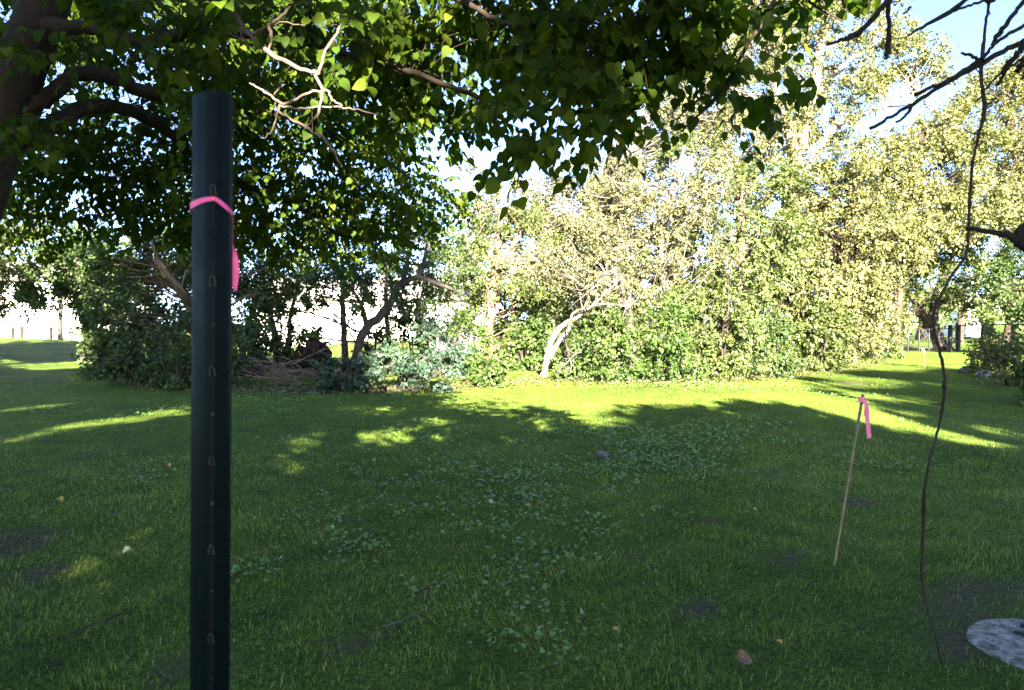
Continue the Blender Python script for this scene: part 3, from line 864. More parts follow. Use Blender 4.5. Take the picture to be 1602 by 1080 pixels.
shrub('dark footed bush spilling over the right edge of the mown path', 1650, 632, 60, 90, 'bush_leaf', 92, leaf=0.08, dens=11, group=None, name='flower_bush', twig='grey_twig')

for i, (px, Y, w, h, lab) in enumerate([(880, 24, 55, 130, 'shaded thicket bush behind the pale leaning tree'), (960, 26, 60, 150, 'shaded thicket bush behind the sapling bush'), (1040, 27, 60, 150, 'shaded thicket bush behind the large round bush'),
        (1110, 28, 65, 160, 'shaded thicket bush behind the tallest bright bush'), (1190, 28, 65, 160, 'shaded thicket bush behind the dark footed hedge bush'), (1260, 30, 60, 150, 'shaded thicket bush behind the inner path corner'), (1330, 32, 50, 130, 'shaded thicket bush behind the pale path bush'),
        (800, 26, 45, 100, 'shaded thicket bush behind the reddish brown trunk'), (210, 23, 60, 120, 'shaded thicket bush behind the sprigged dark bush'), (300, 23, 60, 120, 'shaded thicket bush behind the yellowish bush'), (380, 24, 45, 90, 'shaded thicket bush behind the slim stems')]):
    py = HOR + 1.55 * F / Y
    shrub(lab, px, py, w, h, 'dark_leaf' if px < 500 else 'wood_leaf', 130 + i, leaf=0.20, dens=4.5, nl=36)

for i, (px, py, rx, ry, lab) in enumerate([(395, 588, 40, 110, 'thin dark screen bush just right of the steel post'), (470, 583, 40, 95, 'thin dark screen bush behind the brush pile'), (590, 583, 40, 80, 'thin dark screen bush behind the crooked leaning trunk'),
        (650, 580, 45, 120, 'thin dark screen bush in front of the white garage wall'), (720, 580, 40, 120, 'dense bush filling the gap left of the reddish brown trunk')]):
    shrub(lab, px, py, rx, ry, 'dark_leaf' if i < 4 else 'bush_leaf', 160 + i, leaf=0.12, dens=6.0, nl=70)

# distant trees behind the fence and houses
for i, (px, Y, hpx, wpx, lab) in enumerate([(1440, 62, 60, 70, 'far pale green tree seen through the chain link fence'), (1545, 66, 70, 60, 'far tree in front of the pale gable beyond the fence'), (1620, 60, 110, 70, 'far tree beyond the fence behind the dry flower bush'), (1500, 52, 32, 50, 'low far tree right behind the gate posts'), (1575, 54, 38, 50, 'low far tree beyond the fence beside the pale house'),
        (1240, 48, 170, 140, 'far tree deep behind the sunlit hedge'), (1080, 46, 150, 130, 'far tree behind the silvery twigs'), (900, 44, 120, 90, 'far tree behind the pale leaning tree'), (1370, 50, 150, 80, 'far tree behind the corner of the mown path')]):
    tree('far_tree', lab, 'tree', px_trunk([(px, 540, Y, 6), (px + 4, 500 - hpx * .3, Y, 5), (px, 505 - hpx * .8, Y, 2)]),
         [px_blob(px, 505 - hpx * .45, wpx, hpx * .55, Y, 1.1), px_blob(px + wpx * .3, 505 - hpx * .7, wpx * .6, hpx * .35, Y, 1.1)],
         'wood_leaf', 'bark', 100 + i, leaf=0.26, crad=1.0, nl=95, group='distant trees', branches=False, fine=False)

# --- trees behind the camera: their shade lies on the lawn
def back_tree(label, X, Y, hgt, blobs, seed, dens=3.3):
    tree('yard_tree', label, 'tree', [(X, Y, hz(X, Y) - .1, .28), (X + .1, Y, hgt * .3, .24), (X - .1, Y + .2, hgt * .6, .16), (X, Y, hgt * .92, .05)],
         [(X + a, Y + b, c, ra, rb, rc, dens * d) for a, b, c, ra, rb, rc, d in blobs], 'shade_leaf', 'bark', seed, leaf=0.34, crad=.85, nl=62,
         group='yard trees behind the viewer', fine=False, gaps=True)


back_tree('tall yard tree behind the viewer on the side of the steel post', -6.5, -11, 18, [(0, 0, 9, 4.2, 3, 4.2, 1), (-3.5, 1, 7, 3, 2.5, 3, 1), (2.6, 0, 8.5, 2.5, 2.5, 3.6, 1), (.6, 0, 12.4, 3.2, 2.5, 2.4, 1), (-4, 0, 11, 2.5, 2, 2.5, 1), (.8, 0, 15.4, 3.4, 2.5, 2.6, 1), (-3.6, 0, 14.5, 3, 2.5, 2.6, .9), (4.2, 0, 12.5, 2.0, 2, 2.6, .9), (5.4, 0, 16, 2.3, 2, 1.9, 1)], 201)
back_tree('yard tree straight behind the viewer with a low rounded crown', 0.2, -12, 10.8, [(0, 0, 7.6, 3.2, 2.5, 3.0, 1.2), (1.5, 0, 6, 2.8, 2.5, 2.4, 1.1), (-1.8, 0, 9.2, 1.8, 2, 2.1, 1.2), (-.3, .5, 5.8, 3.0, 2, 1.6, 1.3), (-2.4, .3, 9.6, 1.6, 2, 1.8, 1.3), (-2.6, .3, 7.2, 1.6, 2, 1.6, 1.3)], 202)
back_tree('yard tree behind the viewer beside the low rounded one', 5.3, -12, 10.4, [(0, 0, 7.4, 3.2, 2.5, 2.9, 1.2), (-1.5, 0, 5.6, 2.5, 2.5, 2.0, 1.1), (2.0, 0, 6, 2, 2.5, 2.4, 1.1)], 203)
back_tree('loosely leaved yard tree behind the viewer on the side of the bare twigs', 11.2, -12, 13, [(0, 0, 8.2, 3.0, 2.5, 3.2, 1.0), (1.0, 0, 11.4, 2.8, 2, 2.2, .9), (2.0, 0, 14.2, 2.8, 2, 2.0, .8), (-1.8, 0, 10.2, 1.6, 2, 1.2, .7), (-1, 0, 5.6, 2.6, 2, 1.8, 1.0), (3.4, 0, 7.5, 2.6, 2, 3, .8)], 204)
back_tree('slender yard tree behind the viewer, last in the row past the bare twigs', 15.6, -12, 18, [(0, 0, 8.5, 2.4, 2.2, 3.2, 1.0), (.4, 0, 12.2, 2.4, 2, 2.0, .9), (0, 0, 15.6, 2.8, 2, 2.2, .9), (-1, 0, 5, 2.2, 2, 1.8, 1.0)], 206)
tree('yard_tree', 'spreading tree added unseen behind the viewer, its boughs overhead darkening the near lawn', 'tree', [(1.6, -3.6, -.1, .2), (1.5, -3.6, 1.5, .17), (1.3, -3.5, 3.2, .13), (1.1, -3.4, 5.0, .04)],
     [(1.2, -2.2, 4.7, 3.4, 3.0, 1.0, 4), (-2.2, -2.2, 4.6, 2.8, 2.8, 1.0, 4), (4.4, -1.8, 4.7, 2.8, 2.8, 1.0, 4)], 'shade_leaf', 'bark', 207, leaf=0.26, crad=.7, nl=62,
     group='yard trees behind the viewer', fine=False, gaps=True)  # unseen tree added to block the sky over the near lawn
back_tree('unseen tree added left of the view to shade the far lawn, out beside the rise', -16.8, 13.5, 10, [(0, 0, 4.6, 3.2, 2.5, 2.6, 1), (1, 0, 6.8, 2.4, 2, 1.8, 1), (-2.5, 0, 4, 2.4, 2, 2, 1)], 208)  # added outside the view so its shadow darkens the far lawn
back_tree('second unseen tree added left of the view to shade the far lawn', -21, 20, 10, [(0, 0, 4.6, 3.4, 2.5, 2.6, 1), (1, 0, 6.8, 2.4, 2, 1.8, 1), (2.5, 0, 4, 2.4, 2, 2, 1)], 209)  # another unseen shadow caster added for the far lawn
back_tree('farther yard tree behind the viewer, widest of all', -12.5, -12, 14, [(0, 0, 8, 3.6, 3, 4, 1), (.5, 0, 11.6, 3, 2.5, 2.5, .8), (3, 0, 6, 2, 2, 2, 1)], 205)

tree('added_shade_bush', 'dense tall bush added out of view to block sky light, nearest the steel post', 'shrub', [(-3.3, .2, -.1, .07), (-3.3, .2, 1.2, .06), (-3.25, .25, 2.6, .04), (-3.3, .2, 4.2, .02)],
     [(-3.3, .2, 1.4, .9, 1.1, 1.5, 7), (-3.3, .2, 3.0, .8, 1.0, 1.3, 7), (-3.3, .2, 4.2, .5, .6, .8, 7)], 'dark_leaf', 'dark_bark', 210, leaf=.14, crad=.35, nl=45, gaps=True)  # unseen bush, added to keep sky light off the post
tree('added_shade_bush', 'dense tall bush added out of view to darken the near lawn, nearest the stepping stone', 'shrub', [(4.6, 1.0, -.1, .07), (4.6, 1.0, 1.2, .06), (4.6, 1.05, 2.4, .04), (4.6, 1, 3.6, .02)],
     [(4.6, 1.0, 1.3, .9, 1.2, 1.3, 7), (4.6, 1.0, 2.8, .8, 1.1, 1.2, 7)], 'dark_leaf', 'dark_bark', 211, leaf=.12, crad=.35, nl=60)  # stands out of view, added to make the foreground darker

# ------------------------------------------------------------------ the big shade tree overhead
def shade_tree():
    rng = np.random.default_rng(42)
    root = thing('shade_tree', 'big shade tree with heart shaped leaves overhanging the lawn, trunk at its edge', 'tree', (-4.25, 4.6, hz(-4.25, 4.6)))
    def L(pts):
        return np.array([(*at(px, py, Y), px2m(r, Y)) for px, py, Y, r in pts])
    tr = np.vstack([[(-4.25, 4.6, hz(-4.25, 4.6) - .1, .24)], [(-4.05, 4.6, .9, .18)], L([(-42, 330, 4.6, 37), (0, 200, 4.6, 35), (35, 100, 4.6, 34), (72, 0, 4.6, 33), (105, -120, 4.6, 30), (150, -320, 4.6, 24), (190, -600, 4.6, 15), (210, -900, 4.6, 6)])])
    lim = {
        'limb': [
            L([(62, 40, 4.6, 16), (100, 42, 4.5, 12), (150, 46, 4.45, 10), (235, 66, 4.4, 10), (300, 44, 4.3, 10), (345, 5, 4.3, 9), (372, -60, 4.2, 8), (430, -160, 4.2, 5)]),
            L([(-4, 214, 4.6, 17), (30, 185, 4.6, 15), (75, 152, 4.65, 13), (125, 116, 4.8, 12), (180, 122, 5.0, 11), (240, 148, 5.3, 10), (340, 160, 5.8, 8), (470, 190, 6.6, 6), (580, 240, 7.3, 4), (660, 290, 7.8, 2)]),
            L([(-16, 262, 4.6, 17), (20, 232, 4.7, 15), (70, 200, 4.8, 14), (130, 172, 5.0, 12), (190, 170, 5.3, 10), (260, 205, 5.9, 8), (330, 260, 6.6, 6), (430, 310, 7.3, 4), (520, 350, 7.8, 2)]),
            L([(300, 44, 4.3, 6), (370, 56, 4.3, 5.5), (450, 62, 4.3, 5), (545, 86, 4.2, 5), (640, 112, 4.1, 4.5), (720, 142, 4.0, 4), (800, 166, 3.9, 3), (930, 176, 3.7, 2), (1000, 170, 3.6, 1.2)]),
            L([(372, -60, 4.2, 8), (500, -50, 4.1, 7), (640, -25, 4.0, 6), (725, 2, 3.9, 5), (765, 26, 3.8, 4), (820, 42, 3.7, 3), (900, 30, 3.6, 2.2), (1000, 60, 3.5, 1.5)]),
            L([(500, -50, 4.1, 6), (760, -130, 3.9, 6), (1000, -140, 3.8, 5), (1150, -90, 3.7, 4), (1212, -5, 3.6, 3.2), (1170, 68, 3.55, 3), (1130, 142, 3.5, 2.5), (1066, 206, 3.45, 1.4)]),
            L([(1150, -90, 3.7, 3), (1220, -40, 3.8, 2.4), (1270, 5, 3.9, 1.8), (1320, 35, 4.0, 1)]),
            L([(1130, 142, 3.5, 2), (1090, 158, 3.45, 2), (1064, 182, 3.42, 1.2), (1056, 200, 3.4, .8)]),
            L([(88, -60, 4.6, 20), (40, -180, 4.8, 14), (-60, -330, 5.2, 9), (-200, -500, 5.6, 5)]),
            L([(130, -260, 4.6, 18), (300, -420, 5, 13), (560, -560, 5.6, 8), (760, -640, 6, 4)]),
            L([(24, 30, 4.75, 4), (26, 8, 4.8, 4), (16, -30, 4.9, 4)]),
            L([(20, 132, 4.6, 16), (-60, 60, 4.9, 11), (-170, 10, 5.4, 7), (-300, -40, 5.8, 4)]),
        ]}
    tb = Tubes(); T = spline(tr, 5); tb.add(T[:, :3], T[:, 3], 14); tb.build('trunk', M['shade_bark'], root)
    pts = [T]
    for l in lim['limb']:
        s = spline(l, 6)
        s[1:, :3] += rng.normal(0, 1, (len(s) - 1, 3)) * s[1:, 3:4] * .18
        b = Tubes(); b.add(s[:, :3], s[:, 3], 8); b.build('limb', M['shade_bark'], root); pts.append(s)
    pts = np.vstack(pts)
    # dead, leafless branch in the sun
    dead = [L([(340, -30, 3.7, 5), (358, 8, 3.65, 5), (378, 40, 3.6, 5), (395, 58, 3.55, 4.5), (420, 82, 3.5, 4), (452, 100, 3.5, 3.5), (488, 113, 3.5, 3), (500, 114, 3.5, 2.5)]),
            L([(395, 55, 3.55, 3.5), (420, 40, 3.5, 3.2), (440, 25, 3.5, 3), (458, 2, 3.5, 2.5)]),
            L([(420, 42, 3.5, 3), (425, 60, 3.5, 2.6), (421, 78, 3.5, 2)]),
            L([(420, 40, 3.5, 2), (445, 36, 3.5, 1.4), (475, 40, 3.5, 1)]), L([(380, 62, 3.55, 1.6), (365, 55, 3.55, 1), (355, 48, 3.55, .8)]),
            L([(498, 114, 3.5, 2.6), (508, 85, 3.5, 2.2), (520, 62, 3.5, 2), (531, 42, 3.5, 1.8)]),
            L([(492, 116, 3.5, 2.6), (504, 140, 3.5, 2.4), (500, 170, 3.5, 2.2), (486, 192, 3.5, 2), (477, 201, 3.5, 1.6)]),
            L([(512, 142, 3.5, 2.2), (490, 144, 3.5, 2.2), (465, 153, 3.5, 2.2), (443, 163, 3.5, 2.2), (425, 150, 3.5, 2), (405, 139, 3.5, 1.6), (390, 130, 3.5, 1.2)]),
            L([(512, 142, 3.5, 2), (520, 155, 3.5, 1.8), (535, 166, 3.5, 1.4)]),
            L([(436, 166, 3.5, 2), (432, 185, 3.5, 1.6), (426, 206, 3.5, 1.4), (414, 217, 3.5, 1)]),
            L([(436, 175, 3.5, 2), (462, 190, 3.5, 2.2), (490, 206, 3.5, 2.4), (512, 222, 3.5, 2.2), (524, 240, 3.5, 1.8), (535, 260, 3.5, 1.4)]),
            L([(520, 238, 3.5, 1.2), (528, 236, 3.5, 1), (534, 238, 3.5, .7)]), L([(430, 148, 3.5, 1.2), (438, 138, 3.5, 1), (446, 132, 3.5, .7)]),
            L([(405, 84, 3.5, 1.4), (384, 66, 3.5, 1), (374, 44, 3.5, .7)]), L([(535, 170, 3.6, 1.6), (560, 172, 3.6, 1.3), (602, 183, 3.6, .9)]),
            L([(436, 165, 3.5, 2), (470, 170, 3.52, 1.6), (500, 168, 3.52, 1.6), (535, 168, 3.58, 1.6)])]
    db = Tubes()
    for d in dead:
        s = spline(d, 4); s[1:-1, :3] += rng.normal(0, .003, (len(s) - 2, 3)); db.add(s[:, :3], s[:, 3], 6)
    o = db.build('dead_branch', M['dead_twig'], root); o['label'] = 'leafless pale dead branch catching the sun'
    # leafy twigs
    zones = [  # px, py, rx, ry, Y, depth radius, twigs
        (40, 50, 110, 90, 6.2, 1.0, 90), (150, 60, 100, 90, 5.6, .8, 80), (240, 20, 110, 70, 5.6, .9, 80), (140, 260, 120, 60, 6.6, .9, 95), (40, 360, 90, 40, 7.2, .8, 60), (60, 300, 70, 40, 6.6, .8, 40),
        (260, 240, 110, 80, 6.6, .8, 110), (250, 350, 120, 45, 7.6, .8, 110), (380, 300, 110, 80, 7.4, .8, 120), (420, 380, 90, 38, 8.0, .8, 90), (400, 170, 110, 80, 6.4, .8, 110),
        (350, 60, 110, 80, 5.8, .8, 90), (480, 60, 100, 80, 5.4, .8, 90), (500, 190, 90, 80, 6.6, .8, 90), (510, 300, 100, 70, 7.4, .8, 110), (530, 380, 90, 32, 8.0, .7, 80),
        (600, 250, 75, 75, 7.2, .7, 62), (620, 340, 75, 45, 7.8, .7, 70), (690, 330, 60, 32, 8.0, .6, 34), (610, 60, 90, 75, 5.0, .7, 80), (600, 150, 70, 50, 5.0, .6, 38), (690, 110, 60, 50, 4.6, .6, 36),
        (720, 40, 80, 50, 4.4, .6, 52), (790, 110, 70, 55, 4.2, .5, 48), (830, 20, 80, 40, 4.0, .5, 44), (880, 90, 60, 55, 3.8, .5, 44), (780, 200, 35, 50, 3.9, .35, 15), (900, 150, 60, 30, 3.7, .4, 26),
        (960, 40, 60, 50, 3.7, .5, 40), (930, 195, 55, 35, 3.5, .35, 22), (1010, 110, 45, 70, 3.6, .4, 28), (1000, 215, 35, 35, 3.5, .3, 10), (1060, 50, 50, 55, 3.6, .4, 36), (1110, 110, 35, 50, 3.6, .3, 14), (1130, 40, 30, 40, 3.6, .3, 12),
        (820, 270, 26, 40, 3.5, .2, 9), (845, 305, 22, 12, 3.5, .2, 4), (965, 260, 36, 20, 3.4, .2, 7), (1150, 165, 34, 22, 3.5, .25, 10), (1185, 205, 25, 8, 3.5, .15, 4), (1260, 25, 55, 30, 3.9, .3, 18), (700, 200, 50, 40, 5.0, .5, 20), (640, 190, 50, 40, 5.2, .5, 24),
        (-350, 120, 220, 180, 5.2, 1.2, 120), (-750, 150, 300, 200, 4.8, 1.2, 120), (-300, 330, 160, 70, 6.2, 1.0, 60),
        (180, 40, 130, 50, 3.9, .3, 26), (240, 160, 120, 50, 4.0, .3, 26), (60, 250, 70, 40, 4.0, .3, 12), (430, 50, 110, 50, 3.8, .3, 22), (350, 130, 80, 40, 4.2, .4, 16), (560, 90, 70, 40, 3.9, .3, 16), (110, 130, 60, 40, 4.1, .2, 9),
        (-80, 120, 90, 160, 6, 1, 60), (200, -130, 260, 110, 5.6, 1.2, 110), (560, -120, 220, 100, 5.0, 1.0, 90), (900, -110, 160, 80, 4.2, .7, 60), (1120, -70, 80, 50, 3.8, .5, 30), (100, -330, 260, 120, 6, 1.5, 100), (450, -400, 260, 140, 6, 1.5, 90), (-120, 330, 80, 60, 7.0, .8, 40)]
    tw = Tubes(); P, D, N, S, Rn = [], [], [], [], []
    for px, py, rx, ry, Y, dy, k in zones:
        c0 = at(px, py, Y)
        for _ in range(int(k * (1.3 if px < 650 or px > 1030 else 0.85))):
            q = rng.normal(0, .55, 3); q = np.clip(q, -1.1, 1.1)
            c = c0 + q * np.array([px2m(rx, Y), dy, px2m(ry, Y)]) + np.array([-.03, 0, .17])
            w = np.linalg.norm(pts[:, :3] - c, axis=1)
            a = pts[rng.choice(np.argsort(w)[:14]), :3]
            d = c - a; ln = np.linalg.norm(d)
            # the leafy end of the twig
            e = nrm(d * np.array([1, 1, .3]) / max(ln, .1) + rng.normal(0, .45, 3) + np.array([.1, 0, -.45])) * rng.uniform(.22, .42)
            if ln > .25 and rng.random() < .22:
                l = spline(np.array([a, (a + c) / 2 + np.array([0, 0, .10 * ln]) + rng.normal(0, .05, 3), c, c + e]), 3)
            else:
                l = spline(np.array([c, c + e * .5 + np.array([0, 0, .015]), c + e]), 3)
            tw.add(l, np.linspace(.003, .0012, len(l)), 4)
            m = rng.integers(7, 13)
            t = np.linspace(0.05, 1.02, m)[:, None]
            side = nrm(np.cross(e, [0, 0, 1])) * np.where(np.arange(m) % 2, 1, -1)[:, None]
            p = c + e * t + side * .02
            dd = nrm(side * .7 + nrm(e) * .45 + np.array([0, 0, -.75]) + rng.normal(0, .28, (m, 3)))
            nn = nrm(rng.normal(0, .45, (m, 3)) + np.array([0, 0, .6]) + side * .3 + np.array([0, -.35, 0]))
            P.append(p); D.append(dd); N.append(nn); S.append(rng.uniform(.045, .085, m)); Rn.append(np.full(m, rng.random()) * .5 + rng.random(m) * .5)
    P, D, N, S, Rn = (np.concatenate(q) for q in (P, D, N, S, Rn))
    q = P - EYE; uu = W / 2 + F * q[:, 0] / q[:, 1]; ww = HOR - F * q[:, 2] / q[:, 1]
    seen = (uu > -30) & (uu < W + 30) & (ww > -40)
    drop = np.where(seen, lets_sun(P, [SUNNY[i] for i in (7, 8, 13)]), lets_sun(P))
    P, D, N, S, Rn = (q[~drop] for q in (P, D, N, S, Rn))
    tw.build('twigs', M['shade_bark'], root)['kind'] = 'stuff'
    # the 300 leaves that show largest are single objects, the rest one mass
    v = P - EYE
    yy = v[:, 1] * CP - v[:, 2] * SP; zz = v[:, 1] * SP + v[:, 2] * CP
    u = W / 2 + F * v[:, 0] / yy; w = H / 2 - F * zz / yy
    inside = (u > 10) & (u < W - 10) & (w > 5) & (w < H)
    score = np.where(inside, S / yy, 0)
    # prefer the fringe that hangs free against the bright wood
    score *= np.where((u > 720), 1.5, 1.0)
    top = np.argsort(-score)[:300]
    rest = np.setdiff1d(np.arange(len(P)), top)
    for sel in (rest[(P[rest, 1] < 5.2) & inside[rest]], rest[(P[rest, 1] >= 5.2) | ~inside[rest]]):
        hv, hf = (HEART_V, HEART_F) if sel[0] == rest[(P[rest, 1] < 5.2) & inside[rest]][0] else (HLOW_V, HLOW_F)
        cr = leaves('crown', P[sel], D[sel], N[sel], S[sel], hv, hf, M['shade_leaf'], root, Rn[sel])
        cr['kind'] = 'stuff'
    var = []
    for k in range(6):
        hv = HEART_V.copy(); hv[:, 2] += .12 * np.sin(hv[:, 1] * 3 + k) ; hv[:, 0] *= .88 + .05 * k
        me = bpy.data.meshes.new('leaf')
        me.from_pydata([tuple(x) for x in hv], [], [tuple(map(int, f)) for f in HEART_F]); me.update()
        at_ = me.attributes.new('rnd', 'FLOAT', 'FACE'); at_.data.foreach_set('value', np.full(len(HEART_F), (k + .5) / 6, np.float32))
        me.materials.append(M['shade_leaf']); var.append(me)
    from mathutils import Matrix
    inv = root.matrix_world.inverted()
    for i in top:
        d = nrm(D[i]); b = nrm(np.cross(d, N[i])); n2 = np.cross(b, d); s = S[i]
        o = bpy.data.objects.new('leaf', var[int(rng.integers(6))])
        o.parent = root
        m = Matrix(((b[0] * s, d[0] * s, n2[0] * s, P[i][0]), (b[1] * s, d[1] * s, n2[1] * s, P[i][1]), (b[2] * s, d[2] * s, n2[2] * s, P[i][2]), (0, 0, 0, 1)))
        col.objects.link(o)
        o.matrix_parent_inverse = inv
        o.matrix_basis = m


shade_tree()


# ------------------------------------------------------------------ steel post with pink tape
def steel_post():
    Y = 0.92
    c = at(333, 505, Y)
    top = at(331, 140, Y)[2]
    x0, z0, z1 = c[0], -.02, top
    root = thing('steel_post', 'dark green folded steel fence post with a row of punched holes', 'post', (x0, Y, 0))
    s = px2m(1, Y)
    # plan of the folded sheet, ridge towards the viewer: (x, y)
    hwid = 3.6 * s
    plan_l = [(-hwid, 0.0), (-14 * s, .007), (-26 * s, .019), (-32 * s, .028), (-33.5 * s, .031)]
    plan_r = [(hwid, 0.0), (13 * s, .0065), (24 * s, .016), (28.5 * s, .024)]
    th = .0028
    zz = np.linspace(z0, z1, 40)
    def side(plan, nm):
        plan = spline(np.array(plan), 4); plan[:, 0] = plan[:, 0] * (1 + plan[:, 1] / Y) + plan[:, 1] * x0 / Y
        q = plan + np.array([0, th])
        ring = np.vstack([plan, q[::-1]]); k = len(ring)
        g = Geo(); v = []; f = []
        for z in zz:
            v += [(x0 + a, Y + b, z) for a, b in ring]
        for i in range(len(zz) - 1):
            for j in range(k):
                j2 = (j + 1) % k
                f.append((i * k + j, i * k + j2, (i + 1) * k + j2, (i + 1) * k + j))
        f.append(tuple(range(k))); f.append(tuple((len(zz) - 1) * k + j for j in range(k)))
        g.add(v, f); return g.build(nm, M['post'], root)
    side(plan_l, 'flange'); side(plan_r, 'flange')
    # ridge strip with real holes
    per = px2m(141, Y) / 2
    g = Geo(); z = z1; n = 0
    a8 = np.linspace(0, 2 * math.pi, 12, endpoint=False)
    hole_z = []
    first = at(331, 648, Y)[2]
    rows = first - per * np.arange(-20, 40)
    zc = [q for q in rows if z0 + per < q < z1 - per * .6]
    def strip(za, zb):
        for y in (0, th):
            g.add([(x0 - hwid, Y + y, za), (x0 + hwid, Y + y, za), (x0 + hwid, Y + y, zb), (x0 - hwid, Y + y, zb)], [(0, 1, 2, 3)])
    edges = [z0]
    rh = 3.0 * s
    for idx, q in sorted([(i, q) for i, q in enumerate(rows) if q in zc], key=lambda t: t[1]):
        if (idx - 20) % 2 == 0:
            za, zb = q - 2 * rh, q + 2 * rh
            strip(edges[-1], za)
            for y in (0, th):
                o = [(x0 + rh * math.cos(a), Y + y, q + rh * 1.0 * math.sin(a)) for a in a8]
                def sq(a):
                    m = max(abs(math.cos(a)), abs(math.sin(a)))
                    return (x0 + hwid * math.cos(a) / m, Y + y, q + 2 * rh * math.sin(a) / m)
                r = [sq(a) for a in a8]
                g.add(o + r, [(i, (i + 1) % 12, 12 + (i + 1) % 12, 12 + i) for i in range(12)])
            o1 = [(x0 + rh * math.cos(a), Y, q + rh * math.sin(a)) for a in a8]
            g.add(o1 + [(a, Y + th, b) for a, _, b in o1], [(i, (i + 1) % 12, 12 + (i + 1) % 12, 12 + i) for i in range(12)])
            edges.append(zb)
        else:
            hole_z.append(q)
    strip(edges[-1], z1)
    g.add([(x0 - hwid, Y, z1), (x0 + hwid, Y, z1), (x0 + hwid, Y + th, z1), (x0 - hwid, Y + th, z1)], [(0, 1, 2, 3)])
    g.build('web', M['post'], root)
    # arched wire lugs punched out of the ridge
    for q in hole_z:
        t = Tubes(); w = 3.6 * s; h = 11 * s
        P = np.array([(x0 - w, Y - .0002, q - h), (x0 - w, Y - .0016, q - h * .3), (x0 - w * .7, Y - .0026, q + h * .25), (x0, Y - .003, q + h * .42), (x0 + w * .7, Y - .0026, q + h * .25), (x0 + w, Y - .0016, q - h * .3), (x0 + w, Y - .0002, q - h)])
        sp = spline(P, 3); t.add(sp, np.full(len(sp), .0009), 5); t.build('wire_lug', M['worn_edge'], root)
    return x0, Y, s


def ribbon(name, pts, width, mat, parent=None, wdir=None, thick=.0006):
    """a thin strip of tape: centre line points with their own width direction"""
    pts = spline(np.array(pts, float), 6)
    t = nrm(np.gradient(pts, axis=0))
    w = np.array(wdir, float) if wdir is not None else np.array([0, 0, 1.0])
    w = w.reshape(-1, 3)
    if len(w) == 1: w = np.repeat(w, len(pts), 0)
    else: w = spline(w, 6)
    w = nrm(w - (w * t).sum(1, keepdims=True) * t)
    n = np.cross(t, w)
    wd_ = width if np.ndim(width) else np.full(len(pts), width)
    wd_ = np.interp(np.linspace(0, 1, len(pts)), np.linspace(0, 1, len(wd_)), wd_)[:, None]
    ring = [pts - w * wd_ / 2 - n * thick / 2, pts + w * wd_ / 2 - n * thick / 2, pts + w * wd_ / 2 + n * thick / 2, pts - w * wd_ / 2 + n * thick / 2]
    v = np.stack(ring, 1).reshape(-1, 3)
    m = len(pts); f = []
    for i in range(m - 1):
        for j in range(4):
            f.append((i * 4 + j, i * 4 + (j + 1) % 4, i * 4 + 4 + (j + 1) % 4, i * 4 + 4 + j))
    f += [(0, 1, 2, 3), tuple((m - 1) * 4 + j for j in range(4))]
    return mesh(name, v, f, mat, parent, smooth=False)


px0, PY, ps = steel_post()
LEAN = 0.019


def pp(u, y, z):
    # a point u pixels to the side of the ridge as seen by the viewer, y behind it
    return (px0 + u * ps * (1 + y / PY) + y * px0 / PY, PY + y, z)


zb = at(331, 313, PY)[2]
rb = thing('pink_ribbon', 'hot pink tape tied round the top of the dark green steel post', 'ribbon', (px0, PY, zb))
ribbon('band', [pp(29.5, .026, zb - 16 * ps), pp(24.5, .0145, zb - 12.5 * ps), pp(13, .0045, zb - 4.5 * ps), pp(3, -.0018, zb + 1 * ps), pp(-4, -.002, zb + 1 * ps),
                pp(-14.5, .006, zb + 1 * ps), pp(-25.5, .0175, zb - 1 * ps), pp(-33, .028, zb - 3 * ps), pp(-36, .032, zb - 4 * ps)],
       np.array([6, 6.5, 7, 6, 6.5, 8, 9.5, 10, 10]) * ps, M['pink'], rb)
ribbon('band', [pp(-36, .032, zb - 4 * ps), pp(-20, .037, zb - 8 * ps), pp(10, .036, zb - 14 * ps), pp(29.5, .026, zb - 16 * ps)], 7 * ps, M['pink'], rb)
ribbon('tail', [pp(29, .026, zb - 16 * ps), pp(29.5, .029, zb - 45 * ps), pp(30.0, .03, zb - 68 * ps), pp(33.5, .029, zb - 85 * ps), pp(34.5, .03, zb - 105 * ps), pp(34.0, .031, zb - 125 * ps), pp(35.5, .03, zb - 139 * ps)],
       np.array([3, 1.5, 3, 10, 12, 10, 3]) * ps, M['pink'], rb, wdir=[(1, .3, 0)])

for o in (bpy.data.objects['steel_post'], rb):      # the post leans a little to one side
    o.location.x += LEAN * (o.location.z - 1.55)
    o.rotation_euler.y = LEAN

# ------------------------------------------------------------------ marker stake with ribbon
sb = gp(1305, 886); st = at(1350, 617, sb[1] + .02)
stk = thing('marker_stake', 'thin leaning wooden marker stake stuck in the lawn with a pink ribbon on top', 'stake', sb)
md = sb + (st - sb) * .79
t = Tubes(); t.add(np.array([sb - (st - sb) * .05, sb + (st - sb) * .4, md]), [.0075, .0078, .0075], 8); t.build('shaft', M['stake_wood'], stk)
t = Tubes(); t.add(np.array([md, md + (st - md) * .5, st, st]), [.009, .009, .0085, .0005], 8); t.build('socket', M['stake_metal'], stk)
t = Tubes(); t.add(np.array([md - (st - sb) * .008, md + (st - sb) * .012]), [.0115, .0115], 8); t.build('collar', M['stake_metal'], stk)
sY = st[1]; q = at(1349, 625, sY)
rb2 = thing('pink_ribbon', 'pink tape fluttering from the thin leaning marker stake', 'ribbon', q)
u = px2m(1, sY)
